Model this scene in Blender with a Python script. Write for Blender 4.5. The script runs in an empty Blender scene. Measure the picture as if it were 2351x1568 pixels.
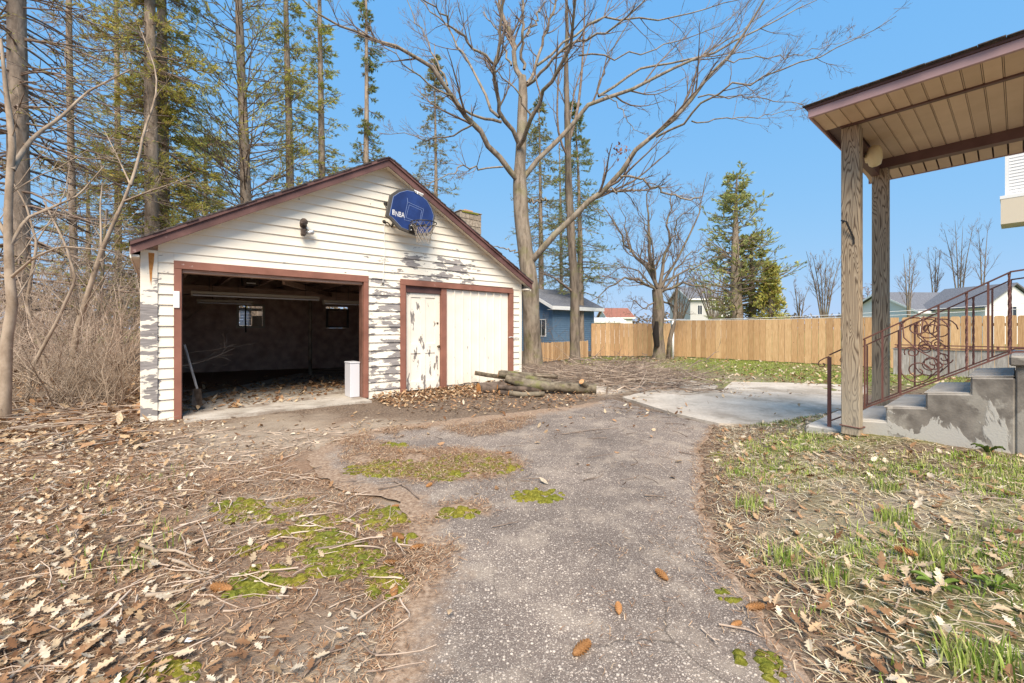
import bpy, bmesh, math, random
import numpy as np
from mathutils import Vector, Matrix
from mathutils.geometry import delaunay_2d_cdt
R = math.radians
rng = np.random.default_rng(7); random.seed(7)
SC = bpy.context.scene
COL = SC.collection

# ------------------------------------------------------------------ camera, sky, sun, exposure
H = 1.30
cam = bpy.data.cameras.new('camera'); cam_o = bpy.data.objects.new('camera', cam); COL.objects.link(cam_o)
cam.sensor_width = 36.0; cam.sensor_fit = 'HORIZONTAL'; cam.lens = 36.0*970/2351
cam.shift_y = -29/2351; cam.clip_start = 0.05; cam.clip_end = 3000
cam_o.location = (0, 0, H); cam_o.rotation_euler = (R(90), 0, 0)
SC.camera = cam_o
SUN_TO = Vector((0.05, -1.0, 0)).normalized(); SUN_EL = R(48)
w = bpy.data.worlds.new('World'); SC.world = w; w.use_nodes = True
nt = w.node_tree; bg = nt.nodes['Background']
sky = nt.nodes.new('ShaderNodeTexSky'); sky.sky_type = 'NISHITA'; sky.sun_disc = False
sky.sun_elevation = SUN_EL; sky.sun_rotation = math.atan2(SUN_TO.x, SUN_TO.y)
sky.air_density = 1.0; sky.dust_density = 0.6; sky.ozone_density = 2.0; sky.altitude = 200
# gentle film-like compression of the sky's range (a phone's HDR photograph), the same for every direction
sp_ = nt.nodes.new('ShaderNodeSeparateColor'); cb_ = nt.nodes.new('ShaderNodeCombineColor'); nt.links.new(sky.outputs[0], sp_.inputs[0])
for i_, (p_, k_) in enumerate(((0.50, 1.10), (0.21, 2.52), (0.03, 5.05))):
    pw = nt.nodes.new('ShaderNodeMath'); pw.operation = 'POWER'; pw.inputs[1].default_value = p_; nt.links.new(sp_.outputs[i_], pw.inputs[0])
    ml = nt.nodes.new('ShaderNodeMath'); ml.operation = 'MULTIPLY'; ml.inputs[1].default_value = k_; nt.links.new(pw.outputs[0], ml.inputs[0]); nt.links.new(ml.outputs[0], cb_.inputs[i_])
nt.links.new(cb_.outputs[0], bg.inputs[0]); bg.inputs[1].default_value = 0.103
sl = bpy.data.lights.new('sun', 'SUN'); so = bpy.data.objects.new('sun', sl); COL.objects.link(so)
sl.energy = 4.2; sl.angle = R(38); sl.color = (1.0, 0.88, 0.72)
dvec = Vector((SUN_TO.x*math.cos(SUN_EL), SUN_TO.y*math.cos(SUN_EL), math.sin(SUN_EL)))
so.rotation_euler = dvec.to_track_quat('Z', 'Y').to_euler(); so.location = dvec*30
SC.view_settings.view_transform = 'Standard'; SC.view_settings.look = 'None'
SC.view_settings.exposure = 0.78; SC.view_settings.gamma = 1.0

# ------------------------------------------------------------------ measuring helpers (photograph rays -> places)
F = 970.0; CX = 1175.5; HY = 755.0
ANG = R(39.8)
AX = Vector((math.cos(ANG), math.sin(ANG), 0)); BX = Vector((-math.sin(ANG), math.cos(ANG), 0))
def wp(u, v, Y): return Vector(((u-CX)/F*Y, Y, H+(HY-v)/F*Y))
def gp(u, v, z=0.0):
    Y = (H-z)*F/(v-HY); return Vector(((u-CX)/F*Y, Y, z))

# ------------------------------------------------------------------ object helpers
def link(o, parent=None):
    COL.objects.link(o)
    if parent is not None: o.parent = parent
    return o
def tag(o, label=None, cat=None, group=None, kind=None):
    if label: o['label'] = label
    if cat: o['category'] = cat
    if group: o['group'] = group
    if kind: o['kind'] = kind
    return o
def empty(name, loc=(0, 0, 0), rz=0.0):
    o = bpy.data.objects.new(name, None); link(o); o.location = loc; o.rotation_euler = (0, 0, rz)
    o.empty_display_size = 0.2
    return o
def mesh_np(name, V, Fc, mat, parent=None, smooth=False, col=None):
    """V (n,3); Fc: array (m,3) or (m,4) or list of such arrays"""
    me = bpy.data.meshes.new(name)
    V = np.asarray(V, dtype=np.float32)
    Fs = Fc if isinstance(Fc, list) else [Fc]
    Fs = [np.asarray(f, dtype=np.int32) for f in Fs if len(f)]
    me.vertices.add(len(V)); me.vertices.foreach_set('co', V.ravel())
    nl = sum(f.size for f in Fs); npoly = sum(len(f) for f in Fs)
    me.loops.add(nl); me.polygons.add(npoly)
    me.loops.foreach_set('vertex_index', np.concatenate([f.ravel() for f in Fs]))
    tot = np.concatenate([np.full(len(f), f.shape[1], dtype=np.int32) for f in Fs])
    st = np.concatenate([[0], np.cumsum(tot)[:-1]]).astype(np.int32)
    me.polygons.foreach_set('loop_start', st); me.polygons.foreach_set('loop_total', tot)
    if smooth: me.polygons.foreach_set('use_smooth', np.ones(npoly, dtype=bool))
    if col is not None:
        a = me.color_attributes.new('col', 'FLOAT_COLOR', 'POINT')
        c = np.ones((len(V), 4), dtype=np.float32); c[:, :3] = col[:, :3]
        if col.shape[1] > 3: c[:, 3] = col[:, 3]
        a.data.foreach_set('color', c.ravel())
    me.update(calc_edges=True); me.validate()
    if mat is not None: me.materials.append(mat)
    o = bpy.data.objects.new(name, me); link(o, parent)
    return o
class MB:
    def __init__(s): s.v = []; s.f = []
    def add(s, vs, fs):
        b = len(s.v); s.v += [tuple(p) for p in vs]; s.f += [tuple(i+b for i in f) for f in fs]; return s
    def box(s, x0, x1, y0, y1, z0, z1):
        return s.add([(x0,y0,z0),(x1,y0,z0),(x1,y1,z0),(x0,y1,z0),(x0,y0,z1),(x1,y0,z1),(x1,y1,z1),(x0,y1,z1)],
                     [(0,3,2,1),(4,5,6,7),(0,1,5,4),(1,2,6,5),(2,3,7,6),(3,0,4,7)])
    def bar(s, p, q, w, h, up=(0, 0, 1)):
        p = Vector(p); q = Vector(q); d = (q-p).normalized(); sd = d.cross(Vector(up))
        if sd.length < 1e-4: sd = d.cross(Vector((1, 0, 0)))
        sd.normalize(); u = sd.cross(d).normalized(); sd *= w/2; u *= h/2
        vs = [p-sd-u, p+sd-u, p+sd+u, p-sd+u, q-sd-u, q+sd-u, q+sd+u, q-sd+u]
        return s.add(vs, [(0,3,2,1),(4,5,6,7),(0,1,5,4),(1,2,6,5),(2,3,7,6),(3,0,4,7)][::1])
    def prism(s, poly, fn0, fn1):
        """poly 2d list; fn0/fn1 map (a,b)->3d for the two caps"""
        n = len(poly); vs = [fn0(*p) for p in poly]+[fn1(*p) for p in poly]
        return s.add(vs, [tuple(range(n))[::-1], tuple(range(n, 2*n))]+[(i, (i+1) % n, (i+1) % n+n, i+n) for i in range(n)])
    def tube(s, pts, rad, k=8, cap=True):
        pts = np.array([tuple(p) for p in pts], dtype=float)
        rad = np.full(len(pts), rad) if np.isscalar(rad) else np.array(rad, dtype=float)
        V, Q = tubes(pts[None], rad[None], k)
        b = len(s.v); n = len(pts); s.v += [tuple(p) for p in V]; s.f += [tuple(int(i)+b for i in f) for f in Q]
        if cap: s.f += [tuple(range(b, b+k))[::-1], tuple(range(b+(n-1)*k, b+n*k))]
        return s
    def build(s, name, mat, parent=None, smooth=False, bevel=0.0):
        me = bpy.data.meshes.new(name); me.from_pydata(s.v, [], s.f)
        bm = bmesh.new(); bm.from_mesh(me)
        if bevel: bmesh.ops.bevel(bm, geom=list(bm.edges), offset=bevel, segments=1, affect='EDGES', clamp_overlap=True)
        bmesh.ops.recalc_face_normals(bm, faces=list(bm.faces)); bm.to_mesh(me); bm.free()
        if smooth:
            for p in me.polygons: p.use_smooth = True
        if mat is not None: me.materials.append(mat)
        o = bpy.data.objects.new(name, me); link(o, parent); return o
def norm(a): return a/np.maximum(np.linalg.norm(a, axis=-1, keepdims=True), 1e-9)
def tubes(P, rad, k=5):
    """P (N,n,3), rad (N,n) -> verts, quads"""
    N, n, _ = P.shape
    T = np.gradient(P, axis=1); T = norm(T)
    m = norm(P[:, -1]-P[:, 0]); ref = np.where(np.abs(m[:, 2:3]) > 0.8, np.array([[1., 0.2, 0]]), np.array([[0.05, 0.05, 1.]]))
    U = norm(np.cross(T, ref[:, None, :])); W = np.cross(T, U)
    a = np.arange(k)*2*np.pi/k
    V = P[:, :, None, :]+rad[:, :, None, None]*(np.cos(a)[None, None, :, None]*U[:, :, None, :]+np.sin(a)[None, None, :, None]*W[:, :, None, :])
    base = (np.arange(N)*n*k)[:, None, None]+(np.arange(n-1)*k)[None, :, None]
    j = np.arange(k)[None, None, :]; j2 = (j+1) % k
    Q = np.stack([base+j, base+j2, base+k+j2, base+k+j], -1).reshape(-1, 4)
    return V.reshape(-1, 3), Q
def merge(parts):
    Vs = []; Fs = {}; off = 0
    for V, Q in parts:
        Vs.append(V); Fs.setdefault(Q.shape[1], []).append(Q+off); off += len(V)
    return np.concatenate(Vs), [np.concatenate(f) for f in Fs.values()]
def resample(pts, n):
    pts = np.array([tuple(p) for p in pts], dtype=float); d = np.concatenate([[0], np.cumsum(np.linalg.norm(np.diff(pts, axis=0), axis=1))])
    t = np.linspace(0, d[-1], n)
    # smooth (catmull-like) by interpolating then averaging
    m = 4*n; tt = np.linspace(0, d[-1], m); q = np.stack([np.interp(tt, d, pts[:, i]) for i in range(3)], 1)
    for _ in range(4): q[1:-1] = (q[:-2]+2*q[1:-1]+q[2:])/4
    return np.stack([np.interp(t, tt, q[:, i]) for i in range(3)], 1)
def vnoise(x, y, s, seed=0):
    x = np.asarray(x, dtype=float)/s; y = np.asarray(y, dtype=float)/s
    xi = np.floor(x).astype(np.int64); yi = np.floor(y).astype(np.int64); fx = x-xi; fy = y-yi
    fx = fx*fx*(3-2*fx); fy = fy*fy*(3-2*fy)
    def h(a, b):
        n = (a*374761393+b*668265263+seed*1442695041) & 0xFFFFFFFF
        n = ((n ^ (n >> 13))*1274126177) & 0xFFFFFFFF
        return ((n ^ (n >> 16)) & 0xFFFF)/65535.0
    return (h(xi, yi)*(1-fx)+h(xi+1, yi)*fx)*(1-fy)+(h(xi, yi+1)*(1-fx)+h(xi+1, yi+1)*fx)*fy
def fbm(x, y, s, seed=0, o=4):
    t = 0; a = 0.5
    for i in range(o): t = t+a*vnoise(x, y, s/2**i, seed+i*17); a *= 0.5
    return t/(1-0.5**o)
def sstep(a, b, x):
    t = np.clip((np.asarray(x)-a)/(b-a), 0, 1); return t*t*(3-2*t)
def inpoly(x, y, poly):
    x = np.asarray(x); y = np.asarray(y); c = np.zeros(x.shape, bool); n = len(poly); j = n-1
    for i in range(n):
        xi, yi = poly[i][:2]; xj, yj = poly[j][:2]
        c ^= ((yi > y) != (yj > y)) & (x < (xj-xi)*(y-yi)/(yj-yi+1e-12)+xi); j = i
    return c

# ------------------------------------------------------------------ material helpers
class MT:
    def __init__(s, name, rough=0.8, spec=0.3):
        s.m = bpy.data.materials.new(name); s.m.use_nodes = True; s.t = s.m.node_tree
        s.b = s.t.nodes['Principled BSDF']; s.b.inputs['Roughness'].default_value = rough
        s.b.inputs['Specular IOR Level'].default_value = spec; s.tc = s.t.nodes.new('ShaderNodeTexCoord'); s.h = None
    def n(s, typ, **kw):
        nd = s.t.nodes.new(typ)
        for k, v in kw.items(): setattr(nd, k, v)
        return nd
    def lk(s, a, b): s.t.links.new(a, b)
    def vec(s, scale=(1, 1, 1), loc=(0, 0, 0), rot=(0, 0, 0), src='Object'):
        mp = s.n('ShaderNodeMapping'); mp.inputs['Scale'].default_value = scale; mp.inputs['Location'].default_value = loc; mp.inputs['Rotation'].default_value = rot
        s.lk(s.tc.outputs[src], mp.inputs[0]); return mp.outputs[0]
    def noise(s, sc=5, det=4, rough=0.55, vec=None, dist=0.0):
        nd = s.n('ShaderNodeTexNoise'); nd.inputs['Scale'].default_value = sc; nd.inputs['Detail'].default_value = det
        nd.inputs['Roughness'].default_value = rough; nd.inputs['Distortion'].default_value = dist
        s.lk(vec if vec is not None else s.tc.outputs['Object'], nd.inputs['Vector']); return nd.outputs['Fac']
    def voro(s, sc=5, feature='F1', out='Distance', vec=None, rand=1.0):
        nd = s.n('ShaderNodeTexVoronoi', feature=feature); nd.inputs['Scale'].default_value = sc; nd.inputs['Randomness'].default_value = rand
        s.lk(vec if vec is not None else s.tc.outputs['Object'], nd.inputs['Vector']); return nd.outputs[out]
    def ramp(s, fac, stops):
        nd = s.n('ShaderNodeValToRGB'); e = nd.color_ramp.elements
        while len(e) < len(stops): e.new(0.5)
        for el, (p, c) in zip(e, stops):
            el.position = p; el.color = (c, c, c, 1) if np.isscalar(c) else tuple(c)+(1,)
        s.lk(fac, nd.inputs[0]); return nd.outputs[0]
    def mix(s, fac, a, b, blend='MIX'):
        nd = s.n('ShaderNodeMix', data_type='RGBA', blend_type=blend)
        for i, x in ((0, fac), (6, a), (7, b)):
            if hasattr(x, 'is_linked') or isinstance(x, bpy.types.NodeSocket): s.lk(x, nd.inputs[i])
            elif i == 0: nd.inputs[0].default_value = x
            else: nd.inputs[i].default_value = tuple(x)+(1,)
        return nd.outputs[2]
    def math(s, op, a, b=0.5, clamp=False):
        nd = s.n('ShaderNodeMath', operation=op); nd.use_clamp = clamp
        for i, x in ((0, a), (1, b)):
            if isinstance(x, bpy.types.NodeSocket): s.lk(x, nd.inputs[i])
            else: nd.inputs[i].default_value = x
        return nd.outputs[0]
    def attr(s, name='col'):
        nd = s.n('ShaderNodeAttribute'); nd.attribute_name = name; return nd
    def rnd(s): return s.n('ShaderNodeObjectInfo').outputs['Random']
    def color(s, c):
        if isinstance(c, bpy.types.NodeSocket): s.lk(c, s.b.inputs['Base Color'])
        else: s.b.inputs['Base Color'].default_value = tuple(c)+(1,)
        return s
    def bump(s, h, strength=0.4, dist=0.01):
        nd = s.n('ShaderNodeBump'); nd.inputs['Strength'].default_value = strength; nd.inputs['Distance'].default_value = dist
        s.lk(h, nd.inputs['Height']); s.lk(nd.outputs[0], s.b.inputs['Normal']); return s
    def roughness(s, x): s.lk(x, s.b.inputs['Roughness']); return s
def two(name, c1, c2, sc=6, rough=0.85, bump=0.3, dist=0.01, stretch=(1, 1, 1), det=5, lo=0.35, hi=0.65, spec=0.2, jit=0.0):
    m = MT(name, rough, spec); v = m.vec(stretch); nf = m.noise(sc, det, 0.6, v)
    c = m.ramp(nf, [(lo, c1), (hi, c2)])
    if jit:
        j = m.ramp(m.rnd(), [(0, 1-jit), (1, 1+jit)]); c = m.mix(1.0, c, j, 'MULTIPLY')
    m.color(c)
    if bump: m.bump(nf, bump, dist)
    return m.m
def plain(name, c, rough=0.6, metal=0.0, spec=0.4):
    m = MT(name, rough, spec); m.color(c); m.b.inputs['Metallic'].default_value = metal; return m.m

# ------------------------------------------------------------------ materials
def mat_siding():
    m = MT('cream_siding_paint', 0.62, 0.3)
    n1 = m.noise(1.3, 3, 0.5); paint = m.ramp(n1, [(0.3, (0.78, 0.71, 0.59)), (0.7, (0.84, 0.79, 0.69))])
    st = m.noise(3.0, 6, 0.6, m.vec((0.5, 1, 6))); paint = m.mix(m.ramp(st, [(0.45, 0.0), (0.8, 0.30)]), paint, (0.62, 0.52, 0.40))
    # peeling, stronger in worn zones of the wall (local x along the wall, z up)
    sep = m.n('ShaderNodeSeparateXYZ'); m.lk(m.tc.outputs['Object'], sep.inputs[0])
    def band(o, a, b, c, d):
        nd = m.n('ShaderNodeMapRange'); nd.inputs[1].default_value = a; nd.inputs[2].default_value = b; m.lk(o, nd.inputs[0])
        n2 = m.n('ShaderNodeMapRange'); n2.inputs[1].default_value = d; n2.inputs[2].default_value = c; m.lk(o, n2.inputs[0])
        return m.math('MULTIPLY', nd.outputs[0], n2.outputs[0])
    X, Z = sep.outputs[0], sep.outputs[2]
    z1 = m.math('MULTIPLY', band(X, 2.6, 3.9, 5.3, 6.5), band(Z, 2.0, 2.35, 2.7, 3.15))
    z2 = m.math('MULTIPLY', band(X, 2.9, 3.15, 3.75, 3.9), band(Z, 0.0, 0.2, 2.2, 2.4))
    z3 = m.math('MULTIPLY', band(X, -0.3, -0.2, 0.07, 0.14), band(Z, -0.1, 0.1, 1.6, 2.3))
    z4 = m.math('MULTIPLY', band(X, -0.3, -0.2, 3.0, 3.4), band(Z, 1.9, 2.3, 2.35, 2.6))
    zone = m.math('MAXIMUM', m.math('MAXIMUM', z1, z2), m.math('MAXIMUM', m.math('MULTIPLY', z3, 1.25), m.math('MULTIPLY', z4, 0.35)))
    pe = m.noise(5.2, 7, 0.62, m.vec((0.55, 1, 1.7), (3.1, 0, 1.2)))
    th = m.math('SUBTRACT', pe, m.math('SUBTRACT', 0.712, m.math('MULTIPLY', zone, 0.21)))
    mask = m.ramp(m.math('MULTIPLY', th, 30.0, True), [(0.0, 0), (0.6, 1)])
    wood = m.ramp(m.noise(14, 5, 0.6, m.vec((0.4, 1, 5))), [(0.3, (0.17, 0.155, 0.15)), (0.7, (0.36, 0.33, 0.32))])
    edge = m.ramp(m.math('ABSOLUTE', th), [(0.0, 0.55), (0.018, 1.0)])
    c = m.mix(mask, paint, wood)
    nail = m.voro(3.1); c = m.mix(m.ramp(nail, [(0.025, 0.85), (0.045, 0.0)]), c, (0.10, 0.07, 0.05))
    m.color(c); m.bump(m.math('SUBTRACT', m.math('MULTIPLY', st, 0.25), mask), 0.5, 0.004)
    m.roughness(m.ramp(mask, [(0, 0.55), (1, 0.9)]))
    return m.m
def mat_doorpaint():
    m = MT('cream_door_paint', 0.6, 0.3)
    n1 = m.noise(2.0, 3); paint = m.ramp(n1, [(0.3, (0.78, 0.71, 0.60)), (0.7, (0.84, 0.79, 0.70))])
    pe = m.noise(4.0, 7, 0.62, m.vec((2.6, 1, 0.65), (0.7, 0, 5.2)))
    sep = m.n('ShaderNodeSeparateXYZ'); m.lk(m.tc.outputs['Object'], sep.inputs[0])
    nd = m.n('ShaderNodeMapRange'); nd.inputs[1].default_value = 4.75; nd.inputs[2].default_value = 4.6; m.lk(sep.outputs[0], nd.inputs[0])
    lowz = m.n('ShaderNodeMapRange'); lowz.inputs[1].default_value = 0.5; lowz.inputs[2].default_value = 0.0; m.lk(sep.outputs[2], lowz.inputs[0])
    bias = m.math('ADD', m.math('MULTIPLY', nd.outputs[0], 0.075), m.math('MULTIPLY', lowz.outputs[0], 0.10))
    th = m.math('SUBTRACT', pe, m.math('SUBTRACT', 0.655, bias))
    mask = m.ramp(m.math('MULTIPLY', th, 28.0, True), [(0.0, 0), (0.6, 1)])
    wood = m.ramp(m.noise(14, 5, 0.6, m.vec((5, 1, 0.5))), [(0.3, (0.12, 0.105, 0.10)), (0.7, (0.32, 0.29, 0.27))])
    m.color(m.mix(mask, paint, wood)); m.bump(mask, 0.4, -0.003); return m.m
def mat_brown(name='brown_trim_paint', c1=(0.20, 0.085, 0.058), c2=(0.31, 0.135, 0.095), wear=(0.45, 0.33, 0.30)):
    m = MT(name, 0.6, 0.35); n1 = m.noise(3, 5)
    c = m.ramp(n1, [(0.3, c1), (0.7, c2)])
    wn = m.noise(9, 7, 0.65); c = m.mix(m.ramp(wn, [(0.66, 0), (0.71, 0.9)]), c, wear)
    m.color(c); m.bump(wn, 0.2, 0.004); return m.m
def mat_wood_post():
    m = MT('weathered_post_wood', 0.85, 0.15)
    n0 = m.noise(1.0, 2, 0.4, m.vec((7.5, 7.5, 0.9)), 0.6)
    ph = m.math('FRACT', m.math('MULTIPLY', n0, 24.0))
    ring = m.ramp(ph, [(0.0, (0.46, 0.365, 0.255)), (0.5, (0.40, 0.305, 0.205)), (0.74, (0.125, 0.088, 0.06)), (0.9, (0.30, 0.22, 0.15)), (1.0, (0.46, 0.365, 0.255))])
    fine = m.noise(40, 4, 0.6, m.vec((3, 3, 0.06)))
    c = m.mix(1.0, ring, m.ramp(fine, [(0.3, 0.72), (0.7, 1.15)]), 'MULTIPLY')
    sep = m.n('ShaderNodeSeparateXYZ'); m.lk(m.tc.outputs['Object'], sep.inputs[0])
    mr = m.n('ShaderNodeMapRange'); mr.inputs[1].default_value = 1.1; mr.inputs[2].default_value = 0.5; m.lk(sep.outputs[2], mr.inputs[0])
    c = m.mix(m.math('MULTIPLY', mr.outputs[0], 0.45), c, (0.36, 0.33, 0.27))
    m.color(c); m.bump(m.math('ADD', ph, fine), 0.35, 0.003); return m.m
def mat_concrete(name, c1, c2, stain=(0.10, 0.09, 0.08), amt=0.5, sc=1.0):
    m = MT(name, 0.9, 0.2); n1 = m.noise(2.2*sc, 6, 0.6); n2 = m.noise(40*sc, 4, 0.6)
    c = m.ramp(n1, [(0.32, c1), (0.62, c2)])
    s1 = m.noise(1.6*sc, 7, 0.66, m.vec((1, 1, 1.2), (5, 2, 1)))
    c = m.mix(m.ramp(s1, [(0.50, 0.0), (0.60, amt)]), c, stain)
    c = m.mix(1.0, c, m.ramp(n2, [(0.3, 0.85), (0.7, 1.12)]), 'MULTIPLY')
    cr = m.voro(2.1*sc, 'DISTANCE_TO_EDGE', 'Distance', m.vec((1, 1, 1), (1.7, 0.3, 0)))
    m.color(c); m.bump(m.math('ADD', n2, m.math('MULTIPLY', s1, 2.0)), 0.35, 0.006); return m.m
def mat_stepwall():
    m = MT('stained_step_concrete', 0.9, 0.2); v = m.vec((1, 1, 1))
    base = m.ramp(m.noise(5, 6, 0.6), [(0.3, (0.25, 0.225, 0.19)), (0.65, (0.36, 0.33, 0.285))])
    blot = m.noise(2.6, 7, 0.62, m.vec((1, 1, 0.8), (2.2, 0.4, 0.9)), 0.5)
    c = m.mix(m.ramp(blot, [(0.46, 0), (0.51, 1)]), base, m.ramp(m.noise(9, 6), [(0.35, (0.14, 0.122, 0.105)), (0.7, (0.27, 0.24, 0.205))]))
    pale = m.noise(2.1, 7, 0.6, m.vec((1.3, 1.3, 0.7), (7.2, 3.4, 2.9)), 0.6)
    sep = m.n('ShaderNodeSeparateXYZ'); m.lk(m.tc.outputs['Object'], sep.inputs[0])
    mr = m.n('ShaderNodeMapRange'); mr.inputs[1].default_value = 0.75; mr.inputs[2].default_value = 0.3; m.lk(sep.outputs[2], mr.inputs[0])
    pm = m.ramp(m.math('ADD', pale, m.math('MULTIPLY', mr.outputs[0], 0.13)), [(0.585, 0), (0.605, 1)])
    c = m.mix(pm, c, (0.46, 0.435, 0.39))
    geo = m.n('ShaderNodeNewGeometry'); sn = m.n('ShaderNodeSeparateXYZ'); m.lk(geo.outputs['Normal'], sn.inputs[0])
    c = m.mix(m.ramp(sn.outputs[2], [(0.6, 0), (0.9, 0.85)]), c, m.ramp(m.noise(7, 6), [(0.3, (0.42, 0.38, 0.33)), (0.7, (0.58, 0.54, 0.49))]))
    m.color(c); m.bump(m.math('ADD', m.noise(60, 4), m.math('ADD', blot, pm)), 0.4, 0.006); return m.m
def mat_asphalt():
    m = MT('weathered_asphalt', 0.9, 0.25)
    def stones(sc, p, hi):
        v = m.n('ShaderNodeTexVoronoi'); v.inputs['Scale'].default_value = sc; m.lk(m.tc.outputs['Object'], v.inputs['Vector'])
        sp = m.n('ShaderNodeSeparateColor'); m.lk(v.outputs['Color'], sp.inputs[0])
        pick = m.ramp(sp.outputs[0], [(p, 0), (p+0.04, 1)])
        body = m.ramp(v.outputs['Distance'], [(0.34, 1), (0.48, 0)])
        tone = m.ramp(sp.outputs[1], [(0.0, (0.20, 0.18, 0.165)), (0.5, (0.40, 0.365, 0.335)), (0.9, hi)])
        return m.math('MULTIPLY', pick, body), tone
    big = m.noise(0.75, 5, 0.6); mid = m.noise(3.0, 5, 0.65); a = m.attr('col'); sp0 = m.n('ShaderNodeSeparateColor'); m.lk(a.outputs['Color'], sp0.inputs[0])
    c = m.ramp(m.noise(160, 3), [(0.3, (0.085, 0.072, 0.066)), (0.7, (0.205, 0.176, 0.16))])
    f1, t1 = stones(150, 0.45, (0.46, 0.41, 0.36)); c = m.mix(f1, c, t1)
    f2, t2 = stones(70, 0.72, (0.52, 0.47, 0.42)); c = m.mix(f2, c, t2)
    c = m.mix(1.0, c, m.ramp(big, [(0.32, (0.80, 0.74, 0.69)), (0.64, (1.50, 1.38, 1.25))]), 'MULTIPLY')
    c = m.mix(m.ramp(mid, [(0.50, 0), (0.72, 0.6)]), c, (0.42, 0.345, 0.27))
    ck = m.n('ShaderNodeTexVoronoi', feature='DISTANCE_TO_EDGE'); ck.inputs['Scale'].default_value = 1.15
    wob = m.n('ShaderNodeMix', data_type='VECTOR'); wob.inputs[0].default_value = 0.16; m.lk(m.tc.outputs['Object'], wob.inputs[4])
    nv = m.n('ShaderNodeTexNoise'); nv.inputs['Scale'].default_value = 5.0; m.lk(m.tc.outputs['Object'], nv.inputs['Vector']); m.lk(nv.outputs['Color'], wob.inputs[5]); m.lk(wob.outputs[1], ck.inputs['Vector'])
    crack = m.math('MULTIPLY', m.ramp(ck.outputs['Distance'], [(0.002, 1), (0.006, 0)]), m.ramp(m.noise(1.1, 2, 0.5, m.vec((1, 1, 1), (8, 3, 0))), [(0.55, 0), (0.62, 0.6)]))
    c = m.mix(crack, c, (0.06, 0.045, 0.035))
    dirt = m.ramp(m.noise(34, 5, 0.65), [(0.3, (0.15, 0.095, 0.062)), (0.5, (0.30, 0.205, 0.14)), (0.72, (0.46, 0.35, 0.255))])
    dm = m.math('ADD', sp0.outputs[0], m.math('MULTIPLY', m.math('SUBTRACT', m.noise(11, 6, 0.7), 0.5), 0.9))
    c = m.mix(m.ramp(dm, [(0.30, 0), (0.62, 1)]), c, dirt)
    m.color(c); m.bump(m.math('SUBTRACT', m.math('ADD', f1, f2), m.math('MULTIPLY', crack, 2.0)), 0.5, 0.004); return m.m
def mat_ground():
    m = MT('yard_ground', 0.95, 0.1); a = m.attr('col'); sp = m.n('ShaderNodeSeparateColor'); m.lk(a.outputs['Color'], sp.inputs[0])
    n1 = m.noise(3.0, 6, 0.65); n2 = m.noise(38, 5, 0.65); n3 = m.noise(120, 3, 0.6)
    fib = m.noise(30, 4, 0.7, m.vec((1, 5, 1), (0, 0, 0), (0, 0, 0.4)))
    soil = m.ramp(n2, [(0.28, (0.065, 0.045, 0.033)), (0.5, (0.17, 0.122, 0.088)), (0.72, (0.34, 0.26, 0.195))])
    needle = m.ramp(fib, [(0.3, (0.12, 0.070, 0.045)), (0.5, (0.27, 0.170, 0.110)), (0.72, (0.46, 0.33, 0.235))])
    sand = m.ramp(m.math('ADD', n3, m.math('MULTIPLY', m.math('SUBTRACT', n1, 0.5), 0.6)), [(0.3, (0.24, 0.185, 0.135)), (0.7, (0.44, 0.36, 0.28))])
    grass = m.ramp(n2, [(0.3, (0.10, 0.10, 0.030)), (0.5, (0.21, 0.24, 0.06)), (0.72, (0.36, 0.37, 0.12))])
    c = m.mix(sp.outputs[0], soil, needle); c = m.mix(sp.outputs[2], c, sand); c = m.mix(sp.outputs[1], c, grass)
    m.color(c); m.bump(m.math('ADD', n2, m.math('MULTIPLY', n3, 0.5)), 0.7, 0.02); return m.m
def mat_bark(name, c1, c2, c3=None, vs=(9, 9, 1.6), bump=0.8, green=0.0):
    m = MT(name, 0.95, 0.1); n1 = m.noise(1.0, 7, 0.65, m.vec(vs), 0.3); c = m.ramp(n1, [(0.34, c1), (0.6, c2)])
    if c3: c = m.mix(m.ramp(m.noise(1.6, 5), [(0.5, 0), (0.68, 0.8)]), c, c3)
    if green: c = m.mix(m.ramp(m.noise(2.3, 6, 0.6, m.vec((1, 1, 1), (4, 4, 1))), [(0.52, 0), (0.62, green)]), c, (0.17, 0.18, 0.05))
    m.color(c); m.bump(n1, bump, 0.02); return m.m
def mat_attr(name, rough=0.85, trans=0.0, mul=1.0, var=0.25):
    m = MT(name, rough, 0.2); a = m.attr('col')
    n = m.noise(55, 3); c = m.mix(1.0, a.outputs['Color'], m.ramp(n, [(0.3, 1-var), (0.7, 1+var)]), 'MULTIPLY'); m.color(c)
    if trans:
        tr = m.n('ShaderNodeBsdfTranslucent'); m.lk(c, tr.inputs[0]); mx = m.n('ShaderNodeMixShader'); mx.inputs[0].default_value = trans
        out = m.t.nodes['Material Output']; m.lk(m.b.outputs[0], mx.inputs[1]); m.lk(tr.outputs[0], mx.inputs[2]); m.lk(mx.outputs[0], out.inputs[0])
    return m.m
def mat_random_leaf():
    m = MT('dry_leaf', 0.8, 0.2)
    c = m.ramp(m.rnd(), [(0.0, (0.16, 0.08, 0.04)), (0.3, (0.30, 0.165, 0.085)), (0.6, (0.44, 0.29, 0.165)), (0.85, (0.55, 0.42, 0.28)), (1.0, (0.64, 0.54, 0.41))])
    n = m.noise(30, 4); c = m.mix(1.0, c, m.ramp(n, [(0.3, 0.75), (0.7, 1.15)]), 'MULTIPLY'); m.color(c); return m.m
M = {}
M['siding'] = mat_siding(); M['doorpaint'] = mat_doorpaint(); M['brown'] = mat_brown(); M['rake'] = mat_brown('rake_paint', (0.085, 0.040, 0.036), (0.17, 0.085, 0.075), (0.30, 0.20, 0.18))
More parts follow.
